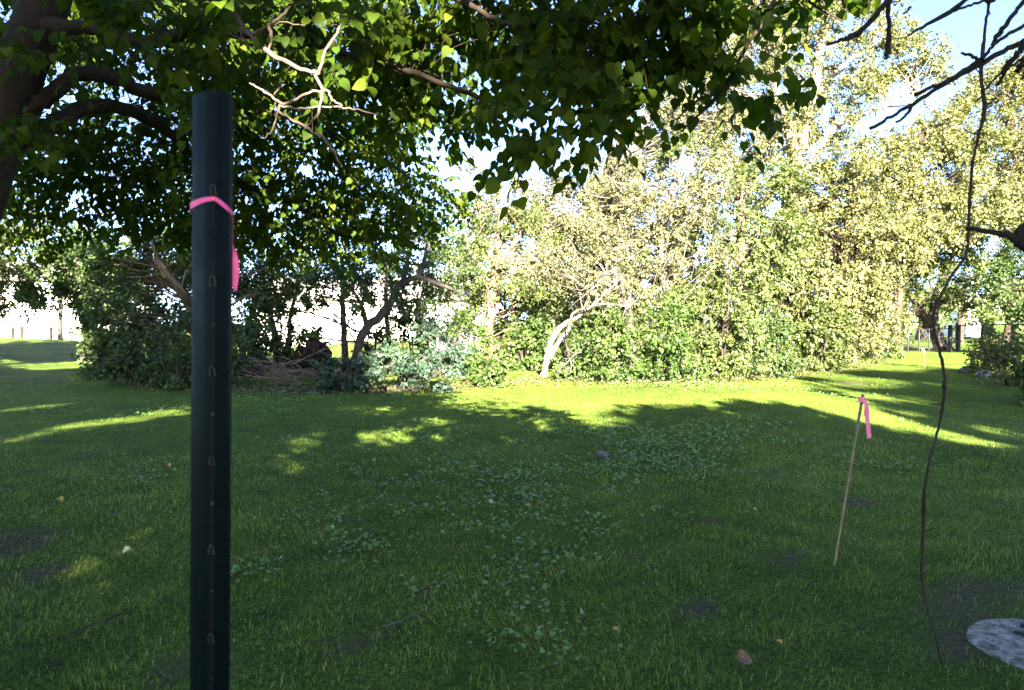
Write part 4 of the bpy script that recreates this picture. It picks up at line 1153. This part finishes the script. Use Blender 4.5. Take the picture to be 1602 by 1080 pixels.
ribbon('knot', [q + np.array([-7, 0, -1.5]) * u, q + np.array([-3, -3.2, 0]) * u, q + np.array([1, -3.8, 0]) * u, q + np.array([4.6, 0, -.5]) * u, q + np.array([1, 3.5, -.5]) * u, q + np.array([-3, 3, 0]) * u, q + np.array([-5, 0, 1]) * u], np.array([6, 8, 8, 8, 7, 6, 4]) * u, M['light_pink'], rb2)
ribbon('tail', [q + np.array([1, -3.6, 0]) * u, q + np.array([5, -3.5, -9]) * u, q + np.array([6, -2, -22]) * u, q + np.array([9, -1, -40]) * u, q + np.array([10.5, -1.5, -52]) * u, q + np.array([11.5, -1, -61]) * u],
       np.array([6, 7.5, 9, 8, 8.5, 7, 8]) * u, M['light_pink'], rb2, wdir=[(1, .1, .2), (.95, .3, .1), (1, .1, .1), (.9, .4, .2), (1, .1, .3), (.95, .3, 0)])
# far red stake
fb = gp(1446, 576)
rs = thing('marker_stake', 'distant orange red marker stake standing on the mown path', 'stake', fb)
tp = at(1443, 546, fb[1])
g = Geo(); t = Tubes(); t.add(np.array([fb - [0, 0, .05], (fb + tp) / 2, tp]), [.035, .034, .033], 4); t.build('shaft', M['red_paint'], rs)
t2p = at(1442.5, 537, fb[1])
rb3 = thing('pink_ribbon', 'pale pink tape tied on top of the distant orange red stake', 'ribbon', tp)
M['pale_pink'] = plain_mat('pale_pink', (0.45, 0.2, 0.22), (0.55, 0.28, 0.3), 0.5, 40)
ribbon('tail', [tp + np.array([-.04, -.045, .0]), tp + np.array([.02, -.05, -.05]), tp + np.array([.04, -.045, -.12]), tp + np.array([.03, -.05, -.17])], .05, M['pale_pink'], rb3, wdir=[(1, .2, 0)])
ribbon('band', [tp + np.array([-.04, -.042, -.02]), tp + np.array([.042, -.042, -.02]), tp + np.array([.042, .042, -.02]), tp + np.array([-.042, .042, -.02]), tp + np.array([-.042, -.042, -.02])], .06, M['pale_pink'], rb3)


# ------------------------------------------------------------------ chain link fence
def fence():
    pa = gp(1396, 552); pb = gp(1490, 551); pe = np.array([25.0, 31.0, 0]); pe[2] = hz(pe[0], pe[1])
    root = thing('chain_link_fence', 'black chain link fence with taller gate posts closing the end of the mown path', 'fence', pa)
    def post(p, h, r, nm='post'):
        t = Tubes(); t.add(np.array([p - [0, 0, .1], p + [0, 0, h * .5], p + [0, 0, h], p + [0, 0, h + .01]]), [r, r, r, .002], 8); t.build(nm, M['black_metal'], root)
    xs = [1405, 1420, 1437, 1452.5, 1468]
    d = pb - pa
    for x in xs:
        f = (x - 1396) / (1490 - 1396); p = pa + d * f; post(p, 1.17 + .1 * f, .035)
    gpA = gp(1486, 551); gpB = gp(1498.5, 550)
    post(gpA, 1.42, .11, 'gate_post'); post(gpB, 1.46, .12, 'gate_post')
    p3 = gp(1537, 553); post(p3, 1.5, .10)
    for f in (.33, .66, 1.0): post(p3 + (pe - p3) * f, 1.5, .05)
    def rail(a, b, ha, hb, r=.028):
        t = Tubes(); t.add(np.array([a + [0, 0, ha], (a + b) / 2 + [0, 0, (ha + hb) / 2], b + [0, 0, hb]]), [r, r, r], 6); t.build('rail', M['black_metal'], root)
    rail(pa, pb, 1.14, 1.24); rail(gpA, gpB, 1.36, 1.38); rail(gpB, p3, 1.38, 1.44); rail(p3, pe, 1.46, 1.46)
    t = Tubes()
    for a, b, h in ((pa, pb, 1.14), (gpB, p3, 1.36), (p3, pe, 1.42), (gpA, gpB, 1.3)):
        ln = np.linalg.norm(b - a); e = (b - a) / ln
        for s in np.arange(-h, ln, .11):
            for sg in (0, 1):
                s0, s1 = (s, s + h) if sg == 0 else (s + h, s)
                def pt(q, z): return a + e * np.clip(q, 0, ln) + np.array([0, 0, z])
                lo, hi = (s0, s1)
                # clip the diagonal at the ends of the panel
                zz = []
                for q, z in ((lo, .02), (hi, h)):
                    zz.append((q, z))
                (qa, za), (qb, zb_) = zz
                def cut(q, z, q2, z2):
                    if q < 0: f = (0 - q) / (q2 - q); return 0, z + (z2 - z) * f
                    if q > ln: f = (ln - q) / (q2 - q); return ln, z + (z2 - z) * f
                    return q, z
                A = cut(qa, za, qb, zb_); B = cut(qb, zb_, qa, za)
                t.add(np.array([a + e * A[0] + [0, 0, A[1]], a + e * B[0] + [0, 0, B[1]]]), [.003, .003], 3)
    o = t.build('wire_mesh', M['black_metal'], root); o['kind'] = 'stuff'
    return pa


pa = fence()
# timber edging at the foot of the fence
te = thing('timber_edging', 'low timber edging board at the foot of the fence', 'edging', gp(1410, 549))
e0 = gp(1402, 548); e1 = gp(1428, 548)
g = Geo(); g.box((e0 + e1) / 2 + [0, 0, .06], (abs(e1[0] - e0[0]), .14, .16)); o = g.build('board', M['timber'], te)
g = Geo(); e2 = gp(1445, 548); g.box((e1 + e2) / 2 + [0.02, .05, .04], (abs(e2[0] - e1[0]), .14, .12)); g.build('board', M['timber'], te)


# ------------------------------------------------------------------ rocks, root, brush
def rock(name, label, cat, c, r, seed, mat='rock', flat=.45, group=None):
    rng = np.random.default_rng(seed)
    import bmesh
    bm = bmesh.new(); bmesh.ops.create_icosphere(bm, subdivisions=3, radius=1)
    ph = rng.uniform(0, 6, 6)
    for v in bm.verts:
        p = v.co
        k = 1 + .16 * math.sin(p.x * 2.3 + ph[0]) + .12 * math.sin(p.y * 3.1 + ph[1]) + .10 * math.sin(p.z * 4 + p.x * 3 + ph[2]) + .05 * math.sin(p.x * 8 + ph[3]) * math.sin(p.y * 7 + ph[4])
        v.co = Vector((p.x * k * r[0], p.y * k * r[1], p.z * k * r[2]))
    me = bpy.data.meshes.new(name); bm.to_mesh(me); bm.free()
    me.polygons.foreach_set('use_smooth', np.ones(len(me.polygons), bool)); me.materials.append(M[mat])
    o = bpy.data.objects.new(name, me); o.location = c; col.objects.link(o)
    return tag(o, label, cat, group)


q = gp(945, 716)
rock('field_stone', 'small flat pale grey stone lying in the ground ivy', 'stone', q + [0, 0, .03], (.085, .06, .045), 1)
for i, (px, py, r, lab) in enumerate([(1514, 583, .30, 'grey edging rock at the tip of the low leafy bush'), (1535, 590, .24, 'small edging rock half under the low leafy bush')]):
    q = gp(px, py); rock('edging_rock', lab, 'rock', q + [0, 0, .06], (r, r * .7, r * .45), 10 + i, group='rocks edging the flower bed')


def stone_slab():
    c = gp(1640, 1012); c = c + [0, 0, .0]
    m, t, p, out = new_mat('mottled_slab')
    vo = noise(t, 16, 5, .7); v2 = noise(t, 60, 3)
    f = math_(t, 'ADD', math_(t, 'MULTIPLY', vo, .75), math_(t, 'MULTIPLY', v2, .25))
    cc = ramp(t, f, [(0.40, (.050, .042, .034)), (0.50, (.20, .175, .145)), (0.62, (.40, .36, .31))])
    t.links.new(cc, p.inputs['Base Color']); p.inputs['Roughness'].default_value = .9
    b = node(t, 'ShaderNodeBump'); b.inputs['Strength'].default_value = .6; b.inputs['Distance'].default_value = .01
    t.links.new(vo, b.inputs['Height']); t.links.new(b.outputs[0], p.inputs['Normal'])
    M['slab'] = m
    root = thing('stepping_stone', 'round pale mottled stepping stone at the edge of the lawn with dark hollows', 'stone', c)
    n = 48; a = np.linspace(0, 2 * math.pi, n, endpoint=False)
    rr = .33 * (1 + .03 * np.sin(2 * a + 1) + .012 * np.sin(7 * a) + .006 * np.sin(13 * a + 2))
    v = []; rings = [(1.0, -.03), (1.0, -.004), (.96, .006), (.7, .012), (.35, .014)]
    for k, z in rings:
        v += [(c[0] + k * r * math.cos(q), c[1] + k * r * math.sin(q), c[2] + z) for r, q in zip(rr, a)]
    v.append((c[0], c[1], c[2] + .016)); f = []
    for i in range(len(rings) - 1):
        f += [(i * n + j, i * n + (j + 1) % n, (i + 1) * n + (j + 1) % n, (i + 1) * n + j) for j in range(n)]
    f += [((len(rings) - 1) * n + j, (len(rings) - 1) * n + (j + 1) % n, len(v) - 1) for j in range(n)]
    mesh('slab', v, f, m, root)
    # two dark lobes near its middle
    for px, py, ln, an in ((1601, 983, .045, .5), (1600, 998, .055, -.6)):
        q = gp(px + 3, py); g = Geo(); k = 14
        ring = []
        for j in range(k):
            th = 2 * math.pi * j / k
            x, y = ln * math.cos(th), ln * .45 * math.sin(th)
            ring.append((q[0] + x * math.cos(an) - y * math.sin(an), q[1] + x * math.sin(an) + y * math.cos(an)))
        vv = [(x, y, c[2] + .010) for x, y in ring] + [(q[0] + .7 * (x - q[0]), q[1] + .7 * (y - q[1]), c[2] + .027) for x, y in ring] + [(q[0], q[1], c[2] + .03)]
        ff = [(j, (j + 1) % k, k + (j + 1) % k, k + j) for j in range(k)] + [(k + j, k + (j + 1) % k, 2 * k) for j in range(k)]
        g.add(vv, ff); g.build('dark_lobe', M['black_metal'], root)


stone_slab()


def upturned_root():
    rng = np.random.default_rng(8)
    b = gp(500, 606); Y = 19.0
    c = at(497, 558, Y); base = np.array([c[0], Y, hz(c[0], Y)])
    root = thing('upturned_stump', 'dark reddish brown upturned tree stump behind the brush pile', 'stump', base)
    t = Tubes()
    P = np.array([base - [0, 0, .1], base + [.05, 0, .35], base + [-.05, -.05, .6], base + [.1, -.1, .8]])
    sp = spline(P, 5); t.add(sp, .36 + .05 * np.sin(np.arange(len(sp))), 11); t.build('stump_body', M['root'], root)
    t = Tubes()
    for k in range(12):
        a = base + [rng.normal(0, .2), rng.normal(-.1, .15), rng.uniform(.3, .85)]
        d = nrm(np.array([rng.normal(0, 1), rng.normal(-.4, .5), rng.normal(.35, .5)]))
        L = [a]
        for _ in range(4):
            d = nrm(d + rng.normal(0, .35, 3)); L.append(L[-1] + d * rng.uniform(.07, .15))
        t.add(np.array(L), np.linspace(.10, .02, 5), 6)
    t.build('roots', M['root'], root)
    # brush pile
    q = gp(435, 603)
    root = thing('brush_pile', 'heap of dry brown cut branches at the foot of the wood', 'brush pile', q)
    g = []
    for k in range(46):
        t = Tubes()
        a = q + np.array([rng.normal(0, .85), rng.normal(.5, .45), 0]); a[2] = hz(a[0], a[1]) + abs(rng.normal(.02, .25)) * math.exp(-((a[0] - q[0]) / 1.1) ** 2) + .02
        an = rng.normal(0, .55) + (math.pi if rng.random() < .5 else 0); ln = rng.uniform(.6, 1.5)
        d = np.array([math.cos(an), math.sin(an) * .7, rng.uniform(-.05, .45)])
        L = np.array([a, a + d * ln * .5 + rng.normal(0, .06, 3), a + d * ln + rng.normal(0, .1, 3)])
        L[:, 2] = np.maximum(L[:, 2], terrain(L[:, 0], L[:, 1]) + .012)
        sp = spline(L, 4); t.add(sp, np.linspace(rng.uniform(.012, .024), .005, len(sp)), 5)
        for _ in range(3):
            s = sp[rng.integers(2, len(sp))]; e = s + nrm(d + rng.normal(0, .5, 3)) * rng.uniform(.2, .45); e[2] = max(e[2], hz(e[0], e[1]) + .01)
            t.add(np.array([s, (s + e) / 2 + rng.normal(0, .02, 3), e]), [.008, .006, .003], 4)
        t.build('stick', M['dead_twig'] if k % 3 else M['brown_bark'], root)


upturned_root()

# leaf litter strip at the foot of the wood
def litter():
    rng = np.random.default_rng(15)
    n = 5200
    px = rng.uniform(200, 1400, n); py = np.interp(px, [200, 300, 500, 720, 850, 1100, 1300, 1400], [600, 608, 609, 604, 594, 597, 582, 560]) + rng.normal(0, 5, n)
    py = np.maximum(py, 550)
    a, b = ray(px, py); Y = 1.55 / -b
    for _ in range(8): Y = .5 * Y + .5 * (1.55 - terrain(a * Y, Y)) / -b
    P = np.stack([a * Y, Y, terrain(a * Y, Y) + rng.uniform(.01, .05, n)], -1)
    an = rng.uniform(0, 6.28, n)
    D = np.stack([np.cos(an), np.sin(an), rng.normal(0, .3, n)], -1); N = np.stack([rng.normal(0, .4, n), rng.normal(0, .4, n), np.ones(n)], -1)
    o = leaves('leaf_litter', P, D, N, rng.uniform(.05, .11, n), DIA_V, DIA_F, M['dry_leaf'], None, rng=rng)
    tag(o, 'dry brown leaf litter along the foot of the wood', 'leaf litter', kind='stuff')


litter()

# fallen leaves and twigs on the lawn
FL = [(95, 792, .075, 'fallen', 'curled yellow fallen leaf on the shaded lawn left of the steel post'), (198, 873, .06, 'fallen_pale', 'pale fallen leaf in the thin streak of sunlight'),
      (769, 795, .055, 'fallen_pale', 'cream fallen leaf standing on edge among the ground ivy'), (825, 801, .06, 'fallen', 'flat yellow fallen leaf beside the ground ivy'),
      (1181, 806, .035, 'fallen_pale', 'tiny white leaf on the bare lawn before the marker stake'), (1165, 1050, .085, 'fallen_brown', 'large curled brown fallen leaf in the long grass'),
      (962, 999, .04, 'fallen', 'small orange yellow leaf beside the dark bare spot'), (265, 736, .06, 'fallen', 'yellow leaf lying just left of the steel post in the grass'),
      (1410, 663, .06, 'fallen_pale', 'pale leaf on the mown path past the pink ribbon'), (588, 655, .10, 'fallen', 'yellow leaf on the lawn in front of the blue green bush'), (72, 853, .055, 'fallen_brown', 'pale brown leaf beside the bare soil'),
      (1219, 1020, .035, 'fallen', 'tiny yellow leaf in the dark grass near the vine')]
for i, (px, py, s, mt, lab) in enumerate(FL):
    rng = np.random.default_rng(300 + i); q = gp(px, py)
    hv = HEART_V.copy(); hv[:, 2] += .5 * hv[:, 0] ** 2 * 2 + .25 * (hv[:, 1] - .4) ** 2; hv[:, 1] -= .45
    a = rng.uniform(0, 6.28); c, s_ = math.cos(a), math.sin(a)
    v = np.stack([hv[:, 0] * c - hv[:, 1] * s_, hv[:, 0] * s_ + hv[:, 1] * c, hv[:, 2] + .25 * (hv[:, 1] * s_)], -1) * s * .85
    tl = .7 if i in (1, 2, 5) else .25
    v = np.stack([v[:, 0], v[:, 1] * math.cos(tl) - v[:, 2] * math.sin(tl), v[:, 1] * math.sin(tl) + v[:, 2] * math.cos(tl)], -1)
    me = bpy.data.meshes.new('fallen_leaf'); me.from_pydata([tuple(x) for x in v], [], [tuple(map(int, f)) for f in HEART_F]); me.update(); me.materials.append(M[mt])
    o = bpy.data.objects.new('fallen_leaf', me); o.location = q + [0, 0, .045 + s * .1]; col.objects.link(o)
    tag(o, lab, 'leaf', 'fallen leaves on the lawn')
TW = [((604, 988), (655, 968), 'pale forked twig lying in the shaded grass'), ((640, 945), (690, 918), 'thin dark twig below the ground ivy'), ((775, 895), (805, 878), 'short dark twig beside the round leaved weeds'),
      ((478, 1018), (526, 1015), 'brown twig lying flat near the steel post'), ((90, 1010), (205, 965), 'long thin stick in the dark grass left of the steel post'), ((160, 806), (180, 815), 'short pale twig near the yellow leaf'),
      ((1230, 880), (1262, 872), 'pale twig on the bare spot beside the marker stake'), ((1260, 930), (1300, 905), 'thin twig below the marker stake')]
for i, (p, q, lab) in enumerate(TW):
    rng = np.random.default_rng(400 + i); a, b = gp(*p), gp(*q)
    L = np.linspace(0, 1, 6)[:, None] * (b - a) + a + rng.normal(0, .012, (6, 3)); L[:, 2] = terrain(L[:, 0], L[:, 1]) + .035
    t = Tubes(); t.add(L, np.linspace(.0055, .0025, 6), 6)
    s = L[3]; e = s + (b - a) * .3 + np.array([.05, .04, .01]); t.add(np.array([s, (s + e) / 2 + [0, 0, .005], e]), [.003, .0025, .0015], 5)
    tag(t.build('fallen_twig', M['grey_twig' if i in (0, 5, 6) else 'bark']), lab, 'twig', 'twigs on the lawn')


# ------------------------------------------------------------------ bare twigs and hanging vine
def bare_branches():
    rng = np.random.default_rng(77)
    B = np.array([2.15, 1.75, hz(2.15, 1.75)])
    root = thing('bare_shrub', 'leafless black twigged shrub reaching in over the mown path', 'shrub', B)
    def L(pts, Y, Y2=None):
        n = len(pts)
        return np.array([(*at(px, py, Y + ((Y2 or Y) - Y) * i / max(1, n - 1)), px2m(r, Y)) for i, (px, py, r) in enumerate(pts)])
    t = Tubes()
    tr = np.array([(*(B - [0, 0, .1]), .055), (*(B + [-.02, 0, .9]), .045), (*(B + [.0, .02, 1.7]), .038), (*(B + [-.05, .05, 2.6]), .03)])
    s = spline(tr, 5); t.add(s[:, :3], s[:, 3], 9); t.build('trunk', M['black_twig'], root)
    over = np.array([(*(B + [-.04, .04, 2.4]), .022), (1.75, 1.85, 2.72), (1.3, 1.9, 2.66), (.95, 1.85, 2.58)], dtype=object)
    def limb(pts, rad):
        t = Tubes(); s = spline(np.array(pts, float), 5); t.add(s, np.linspace(rad[0], rad[1], len(s)), 7); t.build('limb', M['black_twig'], root)
    limb([B + [-.04, .04, 2.4], (1.75, 1.85, 2.70), (1.35, 1.9, 2.66), (1.0, 1.85, 2.56)], (.02, .007))
    limb([B + [-.03, .03, 2.3], (2.2, 2.4, 2.85), (2.12, 2.9, 3.02), (2.0, 3.25, 3.06)], (.022, .009))
    limb([B + [0, 0, 1.2], (1.75, 1.75, 2.05), (1.50, 1.8, 2.2), (1.30, 1.8, 2.27)], (.018, .008))
    limb([B + [0, 0, .75], (1.8, 1.75, 1.45), (1.5, 1.8, 1.68), (1.30, 1.8, 1.76)], (.016, .009))
    tw = [
        ([(1625, 52, 3.6), (1602, 64, 3.4), (1570, 80, 3.2), (1537, 99, 3.4), (1500, 119, 2.6), (1465, 140, 2.4), (1428, 163, 2.6), (1396, 182, 2.0), (1361, 202, 2.2)], 1.8),
        ([(1428, 163, 2.2), (1418, 180, 1.8), (1402, 192, 1.4)], 1.8),
        ([(1536, 95, 2.6), (1520, 88, 2), (1504, 83, 1.4)], 1.8),
        ([(1534, 94, 2.8), (1500, 115, 2.2), (1465, 134, 2), (1431, 149, 2.6)], 1.75),
        ([(1630, -25, 2.8), (1602, 2, 2.8), (1578, 32, 2.6), (1562, 54, 3.2), (1551, 72, 1.4)], 1.75),
        ([(1630, 22, 2.6), (1602, 40, 2.4), (1575, 56, 2.2), (1552, 74, 2), (1536, 96, 2.4)], 1.7),
        ([(1625, 45, 4), (1604, 66, 4), (1590, 88, 3.4), (1575, 104, 4), (1570, 118, 2.4), (1563, 132, 2.0)], 1.6),
        ([(1622, 72, 4), (1604, 92, 4), (1592, 114, 4)], 1.55),
        ([(1560, -20, 2.4), (1518, -4, 2.4), (1486, 19, 3), (1450, 38, 2), (1420, 56, 1.3)], 1.8),
        ([(1560, -6, 2), (1525, 6, 1.6), (1500, 14, 1.6), (1486, 19, 2)], 1.8),
        ([(1422, -40, 3.2), (1390, 0, 3.4), (1358, 38, 3.2), (1334, 57, 4), (1315, 63, 2.2), (1293, 71, 2)], 1.8),
        ([(1396, -30, 3), (1392, 0, 3), (1390, 40, 2.4), (1390, 76, 3.4), (1386, 93, 1.6)], 1.8),
        ([(1565, -8, 2.6), (1548, 2, 3.4), (1540, -10, 2)], 1.75),
        ([(1640, 400, 9), (1612, 388, 8), (1596, 378, 8), (1580, 369, 4.5), (1548, 362, 3), (1512, 356, 2.4)], 1.55),
        ([(1640, 335, 5), (1612, 348, 5), (1597, 362, 6), (1592, 376, 7)], 1.55),
        ([(1425, 12, 1.6), (1416, 20, 1.2), (1411, 22, .8)], 1.8), ([(1528, 160, 1.2), (1560, 120, 1.4), (1602, 90, 1.6), (1625, 78, 1.8)], 1.9)]
    for p, Y in tw:
        t = Tubes(); l = L(p, Y); s = spline(l, 5); s[:, :3] += rng.normal(0, .0012, (len(s), 3)); t.add(s[:, :3], s[:, 3] * 1.3, 6)
        t.build('twig', M['black_twig'], root)
        for i in range(1, len(l) - 1):      # buds at the nodes
            pass
    # vine
    Y = 3.0
    V = [(1552, -40, 2.4), (1547, 2, 2.4), (1541, 50, 2.4), (1536, 95, 3.4), (1535, 125, 2.6), (1540, 168, 3.4), (1533, 205, 2.6), (1521, 258, 2.3), (1517, 320, 2.2), (1515, 358, 2.4), (1511, 398, 2), (1490, 430, 2), (1466, 474, 2.2), (1460, 505, 2.2),
         (1470, 550, 2.4), (1478, 592, 2.6), (1474, 640, 2.2), (1466, 680, 2), (1454, 722, 2), (1447, 765, 2), (1445, 790, 3.0), (1443, 850, 2.2), (1442, 905, 2), (1450, 950, 1.9), (1464, 995, 1.8)]
    P = [(*at(a, b, Y), px2m(r, Y)) for a, b, r in V]
    e = gp(1473, 1036)
    P.append((e[0], e[1], e[2] - .01, px2m(1.6, Y)))
    s = spline(np.array(P), 7)
    s[1:-1, :3] += rng.normal(0, .0010, (len(s) - 2, 3)); s[:, 3] *= rng.uniform(.88, 1.1, len(s)); s[5::17, 3] *= 1.4
    t = Tubes(); t.add(s[:, :3], s[:, 3], 7)
    for i in range(9, len(s) - 20, 17):
        d = nrm(rng.normal(0, 1, 3) * np.array([1, .6, .5]) + np.array([0, 0, .3])) * rng.uniform(.02, .07)
        t.add(np.array([s[i, :3], s[i, :3] + d * .5, s[i, :3] + d]), [.0035, .0028, .0018], 5)
    v = t.build('hanging_vine', M['dark_bark'])
    tag(v, 'long thin dark vine hanging down past the mown path to the lawn', 'vine')


bare_branches()


# ------------------------------------------------------------------ houses beyond
def house(name, label, x0, x1, Y, top, mat, windows, roof_h=2.0, depth=8.0, z0=None):
    """front wall facing the viewer at depth Y from x0 to x1 (pixels), eaves at pixel row top"""
    a = at(x0, 500, Y)[0]; b = at(x1, 500, Y)[0]; z1 = at(800, top, Y)[2]
    zb_ = min(hz(a, Y), hz(b, Y)) - .3 if z0 is None else z0
    root = thing(name, label, 'house', ((a + b) / 2, Y, zb_ + .3))
    g = Geo(); g.box(((a + b) / 2, Y + depth / 2, (zb_ + z1) / 2), (b - a, depth, z1 - zb_)); g.build('wall', mat, root)
    # clapboards as real strips
    g = Geo(); n = int((z1 - zb_) / .22)
    for k in range(n):
        z = zb_ + k * .22; v = [(a, Y - .03, z), (b, Y - .03, z), (b, Y - .004, z + .215), (a, Y - .004, z + .215), (a, Y - .004, z), (b, Y - .004, z)]
        g.add(v, [(0, 1, 2, 3), (0, 4, 5, 1)])
    o = g.build('siding', mat, root); o['kind'] = 'stuff'
    g = Geo(); o_ = .35; ym = Y + depth / 2
    v = [(a - o_, Y - o_, z1 + .02), (b + o_, Y - o_, z1 + .02), (b + o_, ym, z1 + roof_h), (a - o_, ym, z1 + roof_h), (a - o_, Y + depth + o_, z1 + .02), (b + o_, Y + depth + o_, z1 + .02)]
    w = [(x, y, z + .14) for x, y, z in v]
    g.add(v + w, [(0, 1, 2, 3), (3, 2, 5, 4), (6, 9, 8, 7), (9, 10, 11, 8), (0, 6, 7, 1), (4, 5, 11, 10), (0, 3, 9, 6), (3, 4, 10, 9), (1, 7, 8, 2), (2, 8, 11, 5)])
    g.build('roof', M['roof'], root)
    for (wx0, wy0, wx1, wy1) in windows:
        p = at(wx0, wy1, Y - .05); q = at(wx1, wy0, Y - .05)
        g = Geo(); fw = .07
        for bx in (((p[0] + q[0]) / 2, q[2], q[0] - p[0] + 2 * fw, fw), ((p[0] + q[0]) / 2, p[2], q[0] - p[0] + 2 * fw, fw)):
            g.box((bx[0], Y - .055, bx[1]), (bx[2], .06, bx[3]))
        for x in (p[0], q[0]): g.box((x, Y - .055, (p[2] + q[2]) / 2), (fw, .056, q[2] - p[2] - fw))
        f = g.build('window', M['trim'], root)
        g = Geo(); g.box(((p[0] + q[0]) / 2, Y - .045, (p[2] + q[2]) / 2), (q[0] - p[0] - fw, .02, q[2] - p[2] - fw)); g.build('pane', M['glass'], f)
    return root


house('white_house', 'bright white house in full sun beyond the far end of the lawn', -160, 170, 62, 440, M['white_wall'], [(41, 499, 48, 507), (53, 499, 60, 507), (84, 500, 90, 507), (-40, 480, -10, 520)])
house('cream_house', 'cream house glimpsed in the sun between the dark thin trunks', 395, 650, 58, 470, M['cream_wall'], [(430, 480, 440, 505), (520, 485, 530, 508), (625, 485, 634, 505)])
house('white_garage', 'white garage wall glimpsed beside the reddish brown trunk', 672, 772, 36, 470, M['white_wall'], [(737, 505, 746, 535)], roof_h=1.4, depth=6)
house('pale_house', 'pale house glimpsed above the fence beyond the forked tree', 1512, 1552, 78, 478, M['white_wall'], [(1524, 500, 1529, 512), (1540, 500, 1544, 512)], roof_h=1.3)
# things in front of the white house
p = gp(95, 538.5)
t = Tubes(); pb_ = at(95, 538, 40); pb_[2] = hz(pb_[0], 40)
tr = thing('lone_tree', 'straight grey trunk in front of the white house at the lawn edge', 'tree', pb_)
s = np.array([pb_ - [0, 0, .1], pb_ + [-.02, 0, .5], pb_ + [0, 0, 1.2], pb_ + [.05, 0, 2.4], pb_ + [.0, .1, 3.6]]); t.add(spline(s, 3), np.interp(np.linspace(0, 1, 13), [0, .15, 1], [.17, .13, .10]), 9); t.build('trunk', M['dark_bark'], tr)
rng = np.random.default_rng(33)
Pc, Dc, Nc = spray(pb_ + [0, 0, 3.3], 1.0, 900, rng); o = leaves('crown', Pc, Dc, Nc, np.full(900, .15), DIA_V, DIA_F, M['bush_leaf'], tr); o['kind'] = 'stuff'
pb2 = at(78, 537, 40); pb2[2] = hz(pb2[0], 40)
bo = thing('short_post', 'short square wooden post beside the grey trunk at the lawn edge', 'post', pb2)
g = Geo(); g.box(pb2 + [0, 0, .28], (.20, .20, .76)); g.build('post_body', M['timber'], bo)
g = Geo(); g.box(pb2 + [0, 0, .675], (.24, .24, .03)); g.build('post_cap', M['timber'], bo)
pd = at(27, 516, 58)
g = Geo(); dk = thing('porch_bench', 'brown bench against the bright white house wall', 'bench', (pd[0], 61.2, hz(pd[0], 61.2)))
zt = at(27, 512, 61.2)[2]; zg = hz(pd[0], 61.2)
g = Geo(); g.box((at(27, 512, 61.2)[0], 61.2, zt), (.9, .5, .22)); g.build('seat', M['timber'], dk)
for sx in (-.38, .38):
    g = Geo(); g.box((at(27, 512, 61.2)[0] + sx, 61.2, (zt - .11 + zg) / 2), (.08, .4, zt - .11 - zg)); g.build('leg', M['timber'], dk)
